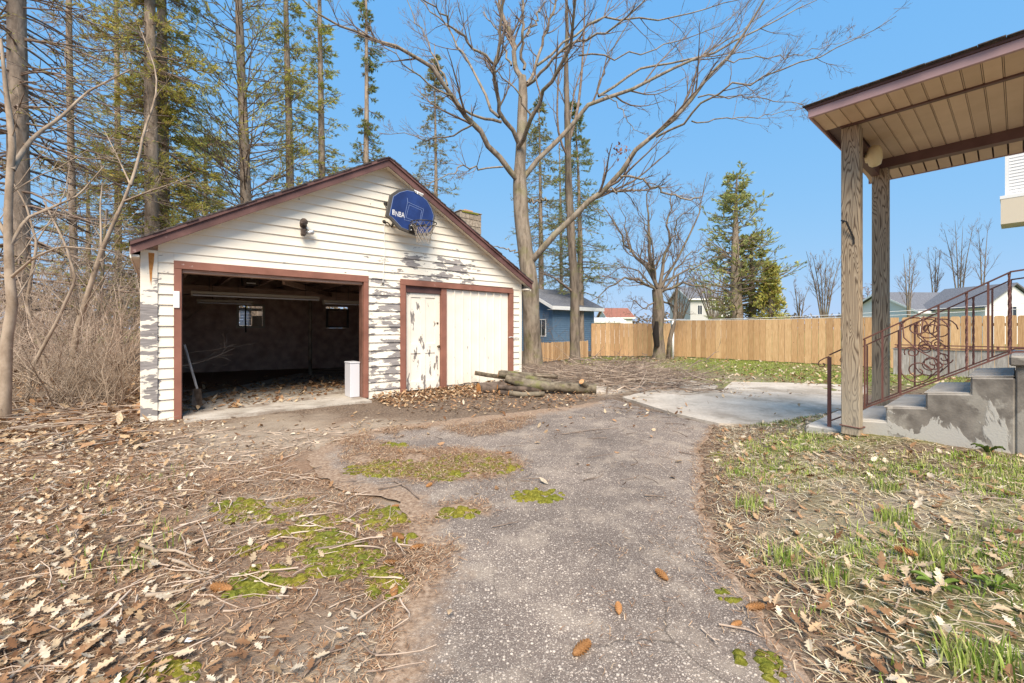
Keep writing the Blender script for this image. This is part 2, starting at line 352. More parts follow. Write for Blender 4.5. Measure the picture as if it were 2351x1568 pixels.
M['post'] = mat_wood_post(); M['steps'] = mat_stepwall(); M['asphalt'] = mat_asphalt(); M['ground'] = mat_ground()
M['pad'] = mat_concrete('patio_concrete', (0.42, 0.35, 0.28), (0.58, 0.505, 0.42), (0.25, 0.205, 0.155), 0.55, 0.6)
M['floor'] = mat_concrete('garage_floor_concrete', (0.34, 0.30, 0.25), (0.50, 0.45, 0.39), (0.18, 0.13, 0.10), 0.6)
M['block'] = two('chimney_block', (0.22, 0.18, 0.14), (0.40, 0.33, 0.26), 14, 0.95, 0.4, 0.01, jit=0.1)
M['clay'] = two('clay_flue', (0.40, 0.20, 0.10), (0.55, 0.32, 0.18), 12)
M['shingle'] = two('dark_shingles', (0.045, 0.038, 0.036), (0.11, 0.092, 0.085), 30, 0.95, 0.4)
M['interior'] = two('dark_interior_board', (0.40, 0.265, 0.21), (0.62, 0.45, 0.37), 5, 0.9, 0.2)
M['rafter'] = two('rafter_wood', (0.30, 0.20, 0.15), (0.50, 0.34, 0.27), 7, 0.9, 0.2, 0.01, (0.4, 6, 6))
M['steel_white'] = plain('white_enamel', (0.62, 0.62, 0.66), 0.35); M['tube_lamp'] = plain('unlit_fixture', (0.42, 0.37, 0.29), 0.45)
M['black'] = plain('black_metal', (0.022, 0.02, 0.019), 0.5); M['bronze'] = two('dark_bronze', (0.045, 0.032, 0.025), (0.10, 0.075, 0.06), 20, 0.5, 0.1)
M['grey'] = plain('grey_plastic', (0.16, 0.145, 0.13), 0.55); M['white'] = plain('white_paint', (0.78, 0.77, 0.75), 0.5); M['silver'] = plain('galvanised', (0.55, 0.55, 0.55), 0.4, 0.7)
M['blueboard'] = two('blue_backboard', (0.012, 0.024, 0.105), (0.02, 0.045, 0.18), 3, 0.35, 0.0, spec=0.5)
M['line'] = plain('pale_blue_line', (0.22, 0.29, 0.50), 0.5); M['net'] = plain('net_cord', (0.30, 0.255, 0.205), 0.9); M['knob'] = plain('old_brass', (0.12, 0.085, 0.05), 0.4, 0.6)
M['rust'] = two('rust_stain', (0.42, 0.17, 0.045), (0.55, 0.27, 0.09), 20)
M['iron'] = mat_brown('brown_iron', (0.115, 0.05, 0.04), (0.19, 0.085, 0.068), (0.36, 0.24, 0.21))
M['mauve'] = two('mauve_fascia', (0.36, 0.225, 0.215), (0.42, 0.27, 0.26), 3, 0.5, 0.0, spec=0.4); M['soffit'] = two('tan_soffit', (0.56, 0.40, 0.265), (0.64, 0.47, 0.325), 2.5, 0.5, 0.0, jit=0.07)
M['beam'] = two('brown_beam_wrap', (0.12, 0.066, 0.058), (0.165, 0.095, 0.085), 3, 0.5, 0.0); M['cream_plastic'] = plain('yellowed_plastic', (0.74, 0.60, 0.34), 0.4)
def mat_fence():
    m = MT('cedar_fence', 0.85, 0.15); r = m.rnd()
    g = m.noise(6, 5, 0.6, m.vec((6, 6, 0.5))); c = m.ramp(g, [(0.3, (0.46, 0.275, 0.135)), (0.7, (0.68, 0.46, 0.26))])
    c = m.mix(1.0, c, m.ramp(r, [(0, (0.80, 0.76, 0.72)), (0.5, (1.0, 0.97, 0.95)), (1, (1.16, 1.2, 1.22))]), 'MULTIPLY')
    k = m.voro(2.3, vec=m.vec((1.6, 1.6, 1))); c = m.mix(m.ramp(k, [(0.03, 0.8), (0.06, 0)]), c, (0.17, 0.075, 0.03))
    m.color(c); m.bump(g, 0.3, 0.004); return m.m
M['fence'] = mat_fence()
M['greywood'] = two('grey_weathered_planks', (0.25, 0.23, 0.215), (0.46, 0.43, 0.41), 8, 0.9, 0.3, 0.005, (4, 4, 0.4), jit=0.15)
M['blueside'] = two('blue_siding', (0.115, 0.185, 0.27), (0.14, 0.22, 0.31), 3, 0.5, 0.0); M['greyroof'] = two('grey_roof_shingles', (0.10, 0.105, 0.12), (0.20, 0.205, 0.23), 9, 0.95, 0.3, 0.02, (1, 1, 5))
M['glass'] = plain('dark_glass', (0.03, 0.035, 0.04), 0.08, 0.0, 0.6); M['housewhite'] = plain('white_house_siding', (0.72, 0.71, 0.70), 0.6); M['housegrey'] = plain('grey_house_siding', (0.50, 0.49, 0.47), 0.6)
M['redroof'] = two('red_roof', (0.24, 0.10, 0.07), (0.34, 0.15, 0.11), 5)
M['oakbark'] = mat_bark('oak_bark', (0.115, 0.09, 0.068), (0.30, 0.245, 0.19), (0.35, 0.30, 0.24), green=0.3); M['greybark'] = mat_bark('grey_bark', (0.085, 0.068, 0.055), (0.23, 0.185, 0.145), green=0.3)
M['sprucebark'] = mat_bark('spruce_bark', (0.15, 0.115, 0.088), (0.36, 0.285, 0.22), vs=(7, 7, 2.5)); M['sapling'] = mat_bark('sapling_bark', (0.21, 0.155, 0.11), (0.40, 0.32, 0.245), vs=(5, 5, 3), bump=0.3)
M['twig'] = two('twig_bark', (0.14, 0.10, 0.08), (0.30, 0.23, 0.18), 8, 0.95, 0.0); M['brush'] = two('brush_bark', (0.26, 0.19, 0.145), (0.56, 0.45, 0.355), 3, 0.95, 0.0, jit=0.2)
M['cutwood'] = two('cut_wood_end', (0.36, 0.19, 0.09), (0.55, 0.33, 0.17), 14, 0.9, 0.2); M['orangewood'] = two('orange_cut_wood', (0.46, 0.19, 0.055), (0.60, 0.30, 0.11), 14, 0.9, 0.2)
M['logbark'] = mat_bark('log_bark', (0.06, 0.046, 0.034), (0.20, 0.165, 0.12), (0.27, 0.235, 0.18), vs=(11, 11, 11), green=0.6); M['logdark'] = mat_bark('dark_log_bark', (0.045, 0.034, 0.028), (0.16, 0.12, 0.095), vs=(6, 6, 6))
M['needle'] = mat_attr('conifer_needles', 0.8, 0.4); M['leafcol'] = mat_attr('leaf_litter', 0.85, 0.15); M['grassblade'] = mat_attr('grass_blades', 0.7, 0.3, var=0.1); M['leaf'] = mat_random_leaf()
def mat_moss():
    m = MT('moss', 0.95, 0.05); n = m.noise(50, 5, 0.7); c = m.ramp(n, [(0.3, (0.09, 0.085, 0.015)), (0.52, (0.21, 0.20, 0.032)), (0.72, (0.38, 0.35, 0.09))])
    c = m.mix(1.0, c, m.ramp(m.noise(4, 3), [(0.35, (0.75, 0.85, 0.8)), (0.65, (1.15, 1.05, 1.0))]), 'MULTIPLY'); m.color(c); m.bump(n, 0.9, 0.02); return m.m
M['moss'] = mat_moss(); M['cone'] = two('pine_cone', (0.20, 0.085, 0.03), (0.46, 0.24, 0.10), 40, 0.8, 0.2, jit=0.25)

# ------------------------------------------------------------------ the ground
O = gp(345, 968); P0 = Vector((3.508, 4.36, 0))            # garage corner, near porch post
drive_px = [(868, 1568), (858, 1490), (905, 1400), (958, 1330), (930, 1262), (952, 1200), (905, 1150), (800, 1125), (715, 1085), (705, 1045), (780, 1003), (900, 978),
            (1050, 962), (1200, 946), (1330, 930), (1408, 917), (1475, 938), (1545, 956), (1643, 980), (1612, 1040), (1606, 1100), (1622, 1160), (1635, 1230), (1680, 1330), (1750, 1410), (1800, 1500), (1850, 1568)]
drive_w = [(-0.9, -7.0)]+[(-0.62, 0.4)]+[tuple(gp(u, v)[:2]) for u, v in drive_px]+[(1.25, 0.4), (1.9, -7.0)]
def densify(poly, step=0.05, amp=0.03, seed=3, skip=()):
    out = []
    for i in range(len(poly)):
        a = np.array(poly[i][:2]); b = np.array(poly[(i+1) % len(poly)][:2]); L = np.linalg.norm(b-a); k = max(1, int(L/step))
        nrm = np.array([a[1]-b[1], b[0]-a[0]])/max(L, 1e-6)
        for j in range(k):
            p = a+(b-a)*j/k; d = (fbm(p[0], p[1], 0.35, seed)-0.5)*2*amp+(vnoise(p[0], p[1], 0.07, seed+9)-0.5)*amp*0.8
            out.append(tuple(p+nrm*d*(0 if i in skip else 1)))
    return out
drive_poly = densify(drive_w, 0.05, 0.07)
def right_edge(y):
    ys = np.array([-7, 0.4, 1.55, 1.93, 2.19, 2.65, 3.19, 4.42, 5.48, 7.0, 9.0]); xs = np.array([1.9, 1.25, 1.1, 1.14, 1.14, 1.256, 1.46, 1.98, 2.62, 3.6, 5.0]); return np.interp(y, ys, xs)
def ground_z(x, y):
    x = np.asarray(x, float); y = np.asarray(y, float)
    m = 0.245*sstep(0.0, 2.1, x-right_edge(y))*sstep(7.0, 4.7, y)*sstep(-9, -3, y)
    far = -0.10*sstep(9.0, 14.0, y)*sstep(-1.5, 1.5, x-0.0)
    wood = 0.10*sstep(-4.7, -7.5, x)*sstep(3, 7, y)+0.25*sstep(-7, -14, x)*sstep(6, 12, y)
    left = 0.05*sstep(-1.2, -3.0, x)*sstep(5.0, 3.5, y)
    return m+far+wood+left
gx = np.concatenate([-np.geomspace(600, 9.2, 26), np.arange(-9, 7.01, 0.07), np.geomspace(7.3, 600, 28)])
gy = np.concatenate([-np.geomspace(60, 1.0, 10), np.arange(0.0, 0.9, 0.3), np.arange(0.9, 9.0, 0.06), np.geomspace(9.1, 1500, 60)])
GX, GY = np.meshgrid(gx, gy); gz = ground_z(GX, GY)
ind = inpoly(GX, GY, drive_w)
fade = sstep(30, 15, GY)*sstep(14, 9, np.abs(GX))
gloc = ((GX-O.x)*AX.x+(GY-O.y)*AX.y, (GX-O.x)*BX.x+(GY-O.y)*BX.y)
in_gar = (gloc[0] > -0.15) & (gloc[0] < 7.0) & (gloc[1] > -0.05) & (gloc[1] < 6.8)
pads_px = [[(1428, 914), (1545, 951), (1650, 975), (1760, 979), (1860, 966), (1935, 940), (1960, 905), (1800, 878), (1640, 866), (1470, 864), (1400, 880), (1345, 900)], [(1940, 950), (1940, 890), (2010, 890), (2010, 930)]]
in_pad = np.zeros_like(ind)
for q_ in pads_px: in_pad |= inpoly(GX, GY, [tuple(gp(u, v)[:2]) for u, v in q_])
rel = ((fbm(GX, GY, 0.5, 5)-0.5)*0.05+(fbm(GX, GY, 0.12, 8)-0.5)*0.022)*fade
near_d = np.zeros_like(ind)
gz = np.where(in_pad, -0.03, gz)
gz = gz+np.where(ind | in_gar, -0.02, np.clip(rel, -0.012, 0.05)-0.006)
# masks: R needle/leaf mould, G grass, B bare sand
dn = fbm(GX, GY, 0.8, 21)
left_m = sstep(0.4, -0.6, GX-np.interp(GY, [0, 2, 3, 4, 6], [-0.7, -0.5, -0.2, -0.7, -1.2]))
needle_m = np.clip(left_m*(0.35+1.1*(dn-0.35)*2), 0, 1)*sstep(6.6, 5.0, GY)+0.6*sstep(-5.0, -6.5, GX)
sand_c = [(760, 1510, 0.30), (1010, 1150, 0.35), (620, 1160, 0.45), (700, 1150, 0.4), (560, 1030, 0.8), (700, 1000, 0.9), (820, 990, 0.7), (1000, 985, 0.6), (1400, 890, 1.2), (1500, 880, 1.6), (1600, 870, 2.0), (1300, 860, 1.6), (1850, 1120, .5), (1950, 1250, .4), (2150, 1200, .6), (1480, 1000, .5), (600, 985, 1.0)]
sand_m = np.zeros_like(GX)
for u, v, rr in sand_c:
    c = gp(u, v); d = np.hypot((GX-c.x)/1.3, GY-c.y)/rr; sand_m = np.maximum(sand_m, sstep(1.25, 0.35, d+(fbm(GX, GY, 0.3, 33)-0.5)*1.1))
sand_m *= 0.85
back = sstep(8.2, 9.5, GY-0.0)*sstep(2.5, 4.0, GX-0.15*GY)
lawn_r = sstep(0.15, 0.7, GX-right_edge(GY))*sstep(7.5, 5.5, GY)
grass_m = np.clip(back*(0.35+1.6*(fbm(GX, GY, 2.2, 41)-0.32)), 0, 0.95)+lawn_r*np.clip((fbm(GX, GY, 0.6, 43)-0.42)*2.2, 0, 0.6)
grass_m = np.maximum(grass_m, sstep(26, 30, GY)*0.8)
GV = np.stack([GX.ravel(), GY.ravel(), gz.ravel()], 1)
ny, nx = GX.shape; ii = (np.arange(ny-1)[:, None]*nx+np.arange(nx-1)[None, :]).ravel()
GQ = np.stack([ii, ii+1, ii+nx+1, ii+nx], 1)
g_o = mesh_np('ground', GV, GQ, M['ground'], smooth=True, col=np.stack([needle_m.ravel(), np.clip(grass_m, 0, 1).ravel(), sand_m.ravel()], 1))
tag(g_o, kind='structure')
def sheet(name, poly, z, mat, parent=None, thick=0.0, zf=None):
    if thick:
        top = [(x, y, z if zf is None else zf(x, y)) for x, y in poly]
        b = MB(); b.prism([(p[0], p[1]) for p in poly], lambda x, y: (x, y, z-thick), lambda x, y: (x, y, z)); return b.build(name, mat, parent)
    vs, _, fs, *_ = delaunay_2d_cdt([Vector(p) for p in poly], [], [list(range(len(poly)))], 1, 1e-5)
    V = np.array([(v.x, v.y, z) for v in vs]); T = np.array([f for f in fs if len(f) == 3]); o = mesh_np(name, V, T, mat, parent); return o
isl_px = [[(775, 1050), (860, 1020), (950, 1032), (1060, 1028), (1170, 1042), (1205, 1068), (1160, 1095), (1070, 1102), (960, 1110), (900, 1095), (830, 1090), (800, 1062)],
          [(945, 1200), (1010, 1160), (1080, 1150), (1130, 1170), (1120, 1185), (1040, 1182), (960, 1215)], [(905, 1290), (960, 1262), (1060, 1245), (1070, 1262), (1010, 1290), (1015, 1330), (960, 1345)], [(1000, 985), (1120, 965), (1230, 955), (1200, 985), (1090, 1005)], [(760, 1010), (900, 985), (1010, 975), (930, 1010), (800, 1040)]]
isl_w = [[tuple(gp(u, v)[:2]) for u, v in q] for q in isl_px]
isl1, isl2, isl3 = isl_w[:3]
def make_drive():
    px_, py_ = np.meshgrid(np.concatenate([np.arange(-3.2, 2.9, .055)]), np.concatenate([np.arange(-6.8, 1.0, .4), np.arange(1.2, 8.3, .055)])); px_ = px_.ravel()+rng.uniform(-.012, .012, px_.size); py_ = py_.ravel()+rng.uniform(-.012, .012, py_.size)
    k = inpoly(px_, py_, drive_poly); bp = np.array(drive_poly); px_, py_ = px_[k], py_[k]
    vs, _, fs, *_ = delaunay_2d_cdt([Vector(p) for p in drive_poly]+[Vector((a, b)) for a, b in zip(px_, py_)], [], [list(range(len(drive_poly)))], 1, 1e-5)
    V = np.array([(v.x, v.y, 0.004) for v in vs]); T = np.array([f for f in fs if len(f) == 3])
    soil = bp[(bp[:, 1] > .3) & ~((bp[:, 1] > 5.6) & (bp[:, 0] > 1.4))]; d = np.full(len(V), 9.)
    for i in range(0, len(soil), 40): d = np.minimum(d, np.sqrt(((V[:, None, :2]-soil[None, i:i+40])**2).sum(2)).min(1))
    right = V[:, 0] > right_edge(V[:, 1])-.6
    f = 1.05*np.exp(-d/np.where(right, .045, .22))+.30*sstep(4.2, 6.5, V[:, 1])*sstep(.8, -.8, V[:, 0]-.1*V[:, 1])
    for q in isl_w[:3]:
        qd = np.array(densify(q, .06, 0)); dd = np.full(len(V), 9.)
        for i in range(0, len(qd), 40): dd = np.minimum(dd, np.sqrt(((V[:, None, :2]-qd[None, i:i+40])**2).sum(2)).min(1))
        dd = np.where(inpoly(V[:, 0], V[:, 1], q), -dd, dd); f = np.maximum(f, .80*sstep(.16, -.14, dd))
    o = mesh_np('driveway', V, T, M['asphalt'], col=np.stack([f, f*0, f*0], 1)); return o
drive = make_drive(); tag(drive, kind='structure')
# patio slabs
pad = empty('concrete_pad'); tag(pad, kind='structure')
def slab(px, seed, zt):
    poly = densify([tuple(gp(u, v)[:2]) for u, v in px], 0.12, 0.012, seed)
    sheet('slab', poly, zt, M['pad'], pad, thick=0.10)
slab([(1428, 914), (1545, 951), (1650, 975), (1760, 979), (1860, 966), (1935, 940), (1935, 909), (1800, 903), (1640, 897), (1500, 897)], 61, 0.022)
slab([(1395, 903), (1490, 893), (1640, 893), (1650, 884), (1560, 868), (1470, 864), (1400, 880)], 62, -0.008)
slab([(1660, 893.5), (1800, 899.5), (1940, 905), (1990, 900), (1990, 884), (1800, 878), (1680, 876)], 63, -0.004)
slab([(1345, 905), (1390, 900), (1395, 882), (1370, 880), (1330, 890)], 64, 0.006)

def mat_clear():
    m = MT('clear_glass', 0.05); tr = m.n('ShaderNodeBsdfTransparent'); gl_ = m.n('ShaderNodeBsdfGlossy'); gl_.inputs['Roughness'].default_value = .05; mx = m.n('ShaderNodeMixShader'); mx.inputs[0].default_value = .10
    m.lk(tr.outputs[0], mx.inputs[1]); m.lk(gl_.outputs[0], mx.inputs[2]); m.lk(mx.outputs[0], m.t.nodes['Material Output'].inputs[0]); return m.m
M['clear'] = mat_clear()

# ------------------------------------------------------------------ the garage (local frame: x along the front wall, y into the building)
GAR = empty('garage', O, ANG)
tag(GAR, 'peeling cream clapboard garage with brown trim and one open bay', 'garage')
def loc_on(u, v, org, y=0.0, d=AX):
    o = org+BX*y if d is AX else org+AX*y
    k = (u-CX)/F; t = (k*o.y-o.x)/(d.x-k*d.y); Y = o.y+t*d.y
    return t, H+(HY-v)/F*Y
def gl(u, v, y=0.0): return loc_on(u, v, O, y)
RX, RZ, SL = 3.39, 4.41, 0.572
def zr(x): return RZ-SL*abs(x-RX)
def clip(poly, a, b, c):      # keep a*x+b*z<=c
    out = []
    for i in range(len(poly)):
        p, q = poly[i], poly[(i+1) % len(poly)]; fp = a*p[0]+b*p[1]-c; fq = a*q[0]+b*q[1]-c
        if fp <= 0: out.append(p)
        if (fp < 0) != (fq < 0) and fp != fq:
            t = fp/(fp-fq); out.append((p[0]+(q[0]-p[0])*t, p[1]+(q[1]-p[1])*t))
    return out
def board(xa, xb, z0, z1, jit=True):
    poly = [(xa, z0), (xb, z0), (xb, z1), (xa, z1)]
    poly = clip(poly, -SL, 1, RZ-SL*RX); poly = clip(poly, SL, 1, RZ+SL*RX)
    if len(poly) < 3: return
    zs = [p[1] for p in poly]
    if max(zs)-min(zs) < 0.01: return
    j = random.uniform(-0.002, 0.003) if jit else 0; til = random.uniform(-0.002, 0.002)
    def fr(x, z): return (x, -(0.009+0.024*(1-(z-z0)/0.162))+j, z+til*(x-xa)/max(xb-xa, .1))
    b = MB(); b.prism(poly, fr, lambda x, z: (x, 0.004, z)); b.build('siding_board', M['siding'], GAR)
EX = 0.15
for k in range(31):
    z0 = -0.005+k*EX; z1 = z0+EX+0.012
    if z0 < 2.13: iv = [(0.083, 0.257), (3.088, 3.722), (6.608, 6.80)]
    else: iv = [(0.083 if z0 < 2.40 else -0.1, 6.80 if z0 < 2.38 else 6.87)]
    if 2.13 <= z0 < 2.28:
        for a, b_ in [(0.083, 0.257), (3.088, 3.722), (6.608, 6.80)]: board(a, b_, z0, z1)
        for a, b_ in [(0.258, 3.087), (3.723, 6.607)]: board(a, b_, 2.284, max(z1, 2.30))
        continue
    for a, b_ in iv:
        if b_-a > 3.0:
            lo = max(a, RX-(RZ-z0)/SL); hi = min(b_, RX+(RZ-z0)/SL)
            cuts = [lo]+([lo+(hi-lo)*random.uniform(0.25, 0.75)] if hi-lo > 2.2 else [])+[hi]
            for c0, c1 in zip(cuts[:-1], cuts[1:]): board(c0+0.001, c1-0.001, z0, z1)
        else: board(a, b_, z0, z1)
def gbox(name, mat, *a, parent=GAR, bevel=0.0): return MB().box(*a).build(name, mat, parent, bevel=bevel)
gbox('corner_board', M['siding'], -0.105, 0.081, -0.042, 0.10, 0.0, 2.40, bevel=0.004)
gbox('corner_board', M['siding'], 6.802, 6.872, -0.042, 0.10, 0.0, 2.40, bevel=0.004)
# front wall body with the bay left open, side and back walls
fw = MB(); fw.box(-0.10, 0.34, 0.006, 0.12, 0, 2.18); fw.box(3.005, 3.80, 0.006, 0.12, 0, 2.18); fw.box(6.50, 6.87, 0.006, 0.12, 0, 2.18)
fw.prism([(-0.10, 2.18), (6.87, 2.18), (6.87, zr(6.87)), (RX, RZ), (-0.10, zr(-0.10))], lambda x, z: (x, 0.006, z), lambda x, z: (x, 0.12, z)); fw.build('front_wall', M['interior'], GAR)
gbox('side_wall', M['interior'], -0.10, 0.0, 0.12, 6.62, 0, 2.42); gbox('side_wall', M['interior'], 6.77, 6.87, 0.12, 6.62, 0, 2.42)
w1x0, w1z1 = gl(543, 697, 6.55); w1x1, w1z0 = gl(608, 753, 6.55); w2x0, w2z1 = gl(748, 708, 6.55); w2x1, w2z0 = gl(800, 753, 6.55)
bw = MB(); zt0 = max(w1z1, w2z1)+.001; zb0 = min(w1z0, w2z0)-.001
bw.box(-.10, 6.87, 6.55, 6.66, 0, zb0); bw.box(-.10, w1x0, 6.55, 6.66, zb0, zt0); bw.box(w1x1, w2x0, 6.55, 6.66, zb0, zt0); bw.box(w2x1, 6.87, 6.55, 6.66, zb0, zt0)
bw.prism([(-0.10, zt0), (6.87, zt0), (6.87, zr(6.87)), (RX, RZ), (-0.10, zr(-0.10))], lambda x, z: (x, 6.55, z), lambda x, z: (x, 6.66, z)); bw.build('back_wall', M['interior'], GAR)
fl = MB(); fl.box(0.0, 6.77, 0.121, 6.55, -0.05, 0.03); fl.box(0.36, 3.0, -0.42, 0.121, -0.05, 0.028); fl.build('floor_slab', M['floor'], GAR)
# roof
def slope_poly(x0, dz0, dz1, sgn):
    xe = -0.20 if sgn < 0 else 7.03
    f = lambda x, d: RZ+d-SL*abs(x-RX)
    return [(xe, f(xe, dz0)), (RX, f(RX, dz0)), (RX, f(RX, dz1)), (xe, f(xe, dz1))]
roof = MB()
for s in (-1, 1): roof.prism(slope_poly(0, 0.02, 0.10, s), lambda x, z: (x, -0.215, z), lambda x, z: (x, 6.95, z))
roof = roof.build('roof', M['shingle'], GAR)
sh = MB()
for s in (-1, 1):
    n = 30; xe = -0.215 if s < 0 else 7.045
    for i in range(n):
        a = xe+(RX-xe)*i/n; b_ = xe+(RX-xe)*(i+1.15)/n; f = lambda x: RZ+0.10-SL*abs(x-RX)
        j = random.uniform(0, .008); o = random.uniform(-.012, .012)
        sh.prism([(a, f(a)+.002), (b_, f(b_)+.002-0.004), (b_, f(b_)+.010+j), (a, f(a)+.026+j)], lambda x, z: (x, -0.285+o, z), lambda x, z: (x, 6.95, z))
sh.build('shingle_edge', M['shingle'], roof)
for s in (-1, 1):
    MB().prism(slope_poly(0, -0.065, 0.062, s), lambda x, z: (x, -0.245, z), lambda x, z: (x, -0.216, z)).build('rake_board', M['rake'], GAR)
    MB().prism(slope_poly(0, 0.055, 0.101, s), lambda x, z: (x, -0.272, z), lambda x, z: (x, -0.2165, z)).build('rake_trim', M['rake'], GAR)
    MB().prism(slope_poly(0, -0.012, 0.019, s), lambda x, z: (x, -0.214, z), lambda x, z: (x, -0.03, z)).build('rake_soffit', M['siding'], GAR)
eb = MB(); eb.box(-0.19, -0.11, -0.20, 6.9, 2.27, 2.30); eb.build('eave_soffit', M['siding'], GAR)
gbox('eave_fascia', M['siding'], -0.205, -0.19, -0.21, 6.9, 2.25, 2.40)
gbox('eave_fascia', M['siding'], 7.005, 7.02, -0.21, 6.9, 2.22, 2.37); gbox('eave_soffit', M['siding'], 6.88, 7.004, -0.20, 6.9, 2.24, 2.27)
# casings of the two openings
gbox('casing', M['brown'], 0.258, 0.345, -0.050, 0.0055, 0.0, 2.166, bevel=0.003); gbox('casing', M['brown'], 3.0, 3.087, -0.050, 0.0055, 0.02, 2.166, bevel=0.003)
gbox('casing', M['brown'], 0.258, 3.087, -0.053, 0.0055, 2.168, 2.282, bevel=0.003)
M['worn'] = mat_brown('worn_jamb_paint', (0.10, 0.05, 0.036), (0.22, 0.11, 0.08), (0.55, 0.48, 0.38))
gbox('jamb', M['worn'], 2.985, 3.004, 0.0, 0.16, 0.03, 2.165); gbox('jamb', M['worn'], 0.341, 0.356, 0.0, 0.16, 0.03, 2.165); gbox('jamb', M['rafter'], 0.357, 2.984, 0.0, 0.16, 2.12, 2.164)
gbox('casing', M['brown'], 3.723, 3.83, -0.050, 0.03, 0.0, 2.164, bevel=0.003); gbox('casing', M['brown'], 6.49, 6.607, -0.050, 0.02, 0.0, 2.144, bevel=0.003)
MB().prism([(3.723, 2.166), (6.607, 2.146), (6.607, 2.25), (3.723, 2.28)], lambda x, z: (x, -0.053, z), lambda x, z: (x, 0.0055, z)).build('casing', M['brown'], GAR, bevel=0.003)
gbox('door_head', M['rake'], 3.831, 4.652, 0.012, 0.10, 2.035, 2.166); gbox('jamb', M['brown'], 3.831, 3.868, 0.0, 0.10, 0.05, 2.034)
gbox('mullion', M['brown'], 4.653, 4.782, -0.020, 0.09, 0.02, 2.166, bevel=0.003)
gbox('hinge_plate', M['white'], 0.250, 0.322, -0.068, -0.051, 1.60, 1.84, bevel=0.004)
# the shut person door
door = gbox('door', M['doorpaint'], 3.869, 4.652, 0.062, 0.10, 0.055, 2.034)
for nm, a in (('stile', (3.871, 3.985, 0.045, 0.063, 0.06, 2.03)), ('stile', (4.536, 4.650, 0.045, 0.063, 0.06, 2.03)), ('stile', (4.205, 4.315, 0.0465, 0.063, 0.24, 0.80)), ('stile', (4.205, 4.315, 0.0465, 0.063, 1.0, 1.94)),
              ('rail', (3.986, 4.535, 0.046, 0.063, 0.06, 0.24)), ('rail', (3.986, 4.535, 0.046, 0.063, 0.80, 1.0)), ('rail', (3.986, 4.535, 0.046, 0.063, 1.94, 2.03))): gbox(nm, M['doorpaint'], *a, parent=door, bevel=0.004)
def lathe(prof, k=14):
    b = MB(); n = len(prof)
    for r, z in prof:
        for i in range(k): b.v.append((r*math.cos(2*math.pi*i/k), r*math.sin(2*math.pi*i/k), z))
    for j in range(n-1):
        for i in range(k): b.f.append((j*k+i, j*k+(i+1) % k, (j+1)*k+(i+1) % k, (j+1)*k+i))
    b.f.append(tuple(range(k))[::-1]); b.f.append(tuple(range((n-1)*k, n*k))); return b
def turned(name, prof, mat, parent, loc, rot=(0, 0, 0), k=14, smooth=True):
    o = lathe(prof, k).build(name, mat, parent, smooth); o.location = loc; o.rotation_euler = rot; return o
turned('knob', [(0.02, 0), (0.012, 0.015), (0.012, 0.03), (0.028, 0.04), (0.030, 0.055), (0.018, 0.068)], M['knob'], door, (4.60, 0.046, 0.93), (R(90), 0, 0))
turned('lock', [(0.022, 0), (0.022, 0.012), (0.008, 0.016)], M['knob'], door, (4.59, 0.046, 1.42), (R(90), 0, 0))
# vertical planks beside it
xs = [4.783, 4.985, 5.20, 5.41, 5.625, 5.84, 6.05, 6.26, 6.489]
for a, b_ in zip(xs[:-1], xs[1:]):
    gbox('plank', M['doorpaint'], a+0.006, b_-0.006, 0.018+random.uniform(-.003, .004), 0.05, 0.06+random.uniform(0, .05), 2.146, bevel=0.005)
gbox('plank_backing', M['siding'], 4.783, 6.489, 0.0505, 0.07, 0.05, 2.147)
for a in xs[1:-1]: gbox('batten', M['doorpaint'], a-0.014, a+0.012, -0.006, 0.03, 0.10, 2.14, bevel=0.003)
MB().tube([(6.46, -0.05, 1.10), (6.53, -0.062, 1.11), (6.60, -0.06, 1.095), (6.68, -0.045, 1.10), (6.79, -0.04, 1.09)], 0.009, 6).build('latch_cord', M['white'], GAR)
MB().prism([(-0.012, 2.14), (0.0, 1.92), (0.008, 2.0), (0.014, 1.90), (0.022, 2.10), (0.04, 2.25), (0.045, 2.36), (-0.02, 2.36)], lambda x, z: (x, -0.0445, z), lambda x, z: (x, -0.0425, z)).build('rust_streak', M['rust'], GAR)
# inside: beam, column, joists, windows
gbox('beam', M['rafter'], 0.01, 6.76, 4.48, 4.66, 2.10, 2.32)
for i in range(9): gbox('ceiling_joist', M['rafter'], 0.45+i*0.72, 0.50+i*0.72, 0.13, 6.54, 2.325, 2.45)
for i in range(9):
    for s in (-1, 1):
        xe = 0.02 if s < 0 else 6.75; y = 0.4+i*0.7
        MB().prism([(xe, zr(xe)-0.14), (RX, RZ-0.14), (RX, RZ+0.015), (xe, zr(xe)+0.015)], lambda x, z: (x, y, z), lambda x, z: (x, y+0.05, z)).build('rafter', M['rafter'], GAR)
turned('lally_column', [(0.07, 0), (0.07, 0.02), (0.047, 0.03), (0.047, 2.05), (0.07, 2.06), (0.07, 2.069)], two('column_paint', (0.10, 0.07, 0.05), (0.30, 0.24, 0.18), 9, 0.7, 0.1, stretch=(1, 1, .4)), GAR, (3.25, 4.57, 0.031), k=12)
MB().bar((2.0, 1.6, 2.24), (4.2, 5.2, 2.24), 0.05, 0.10).build('brace', M['rafter'], GAR)
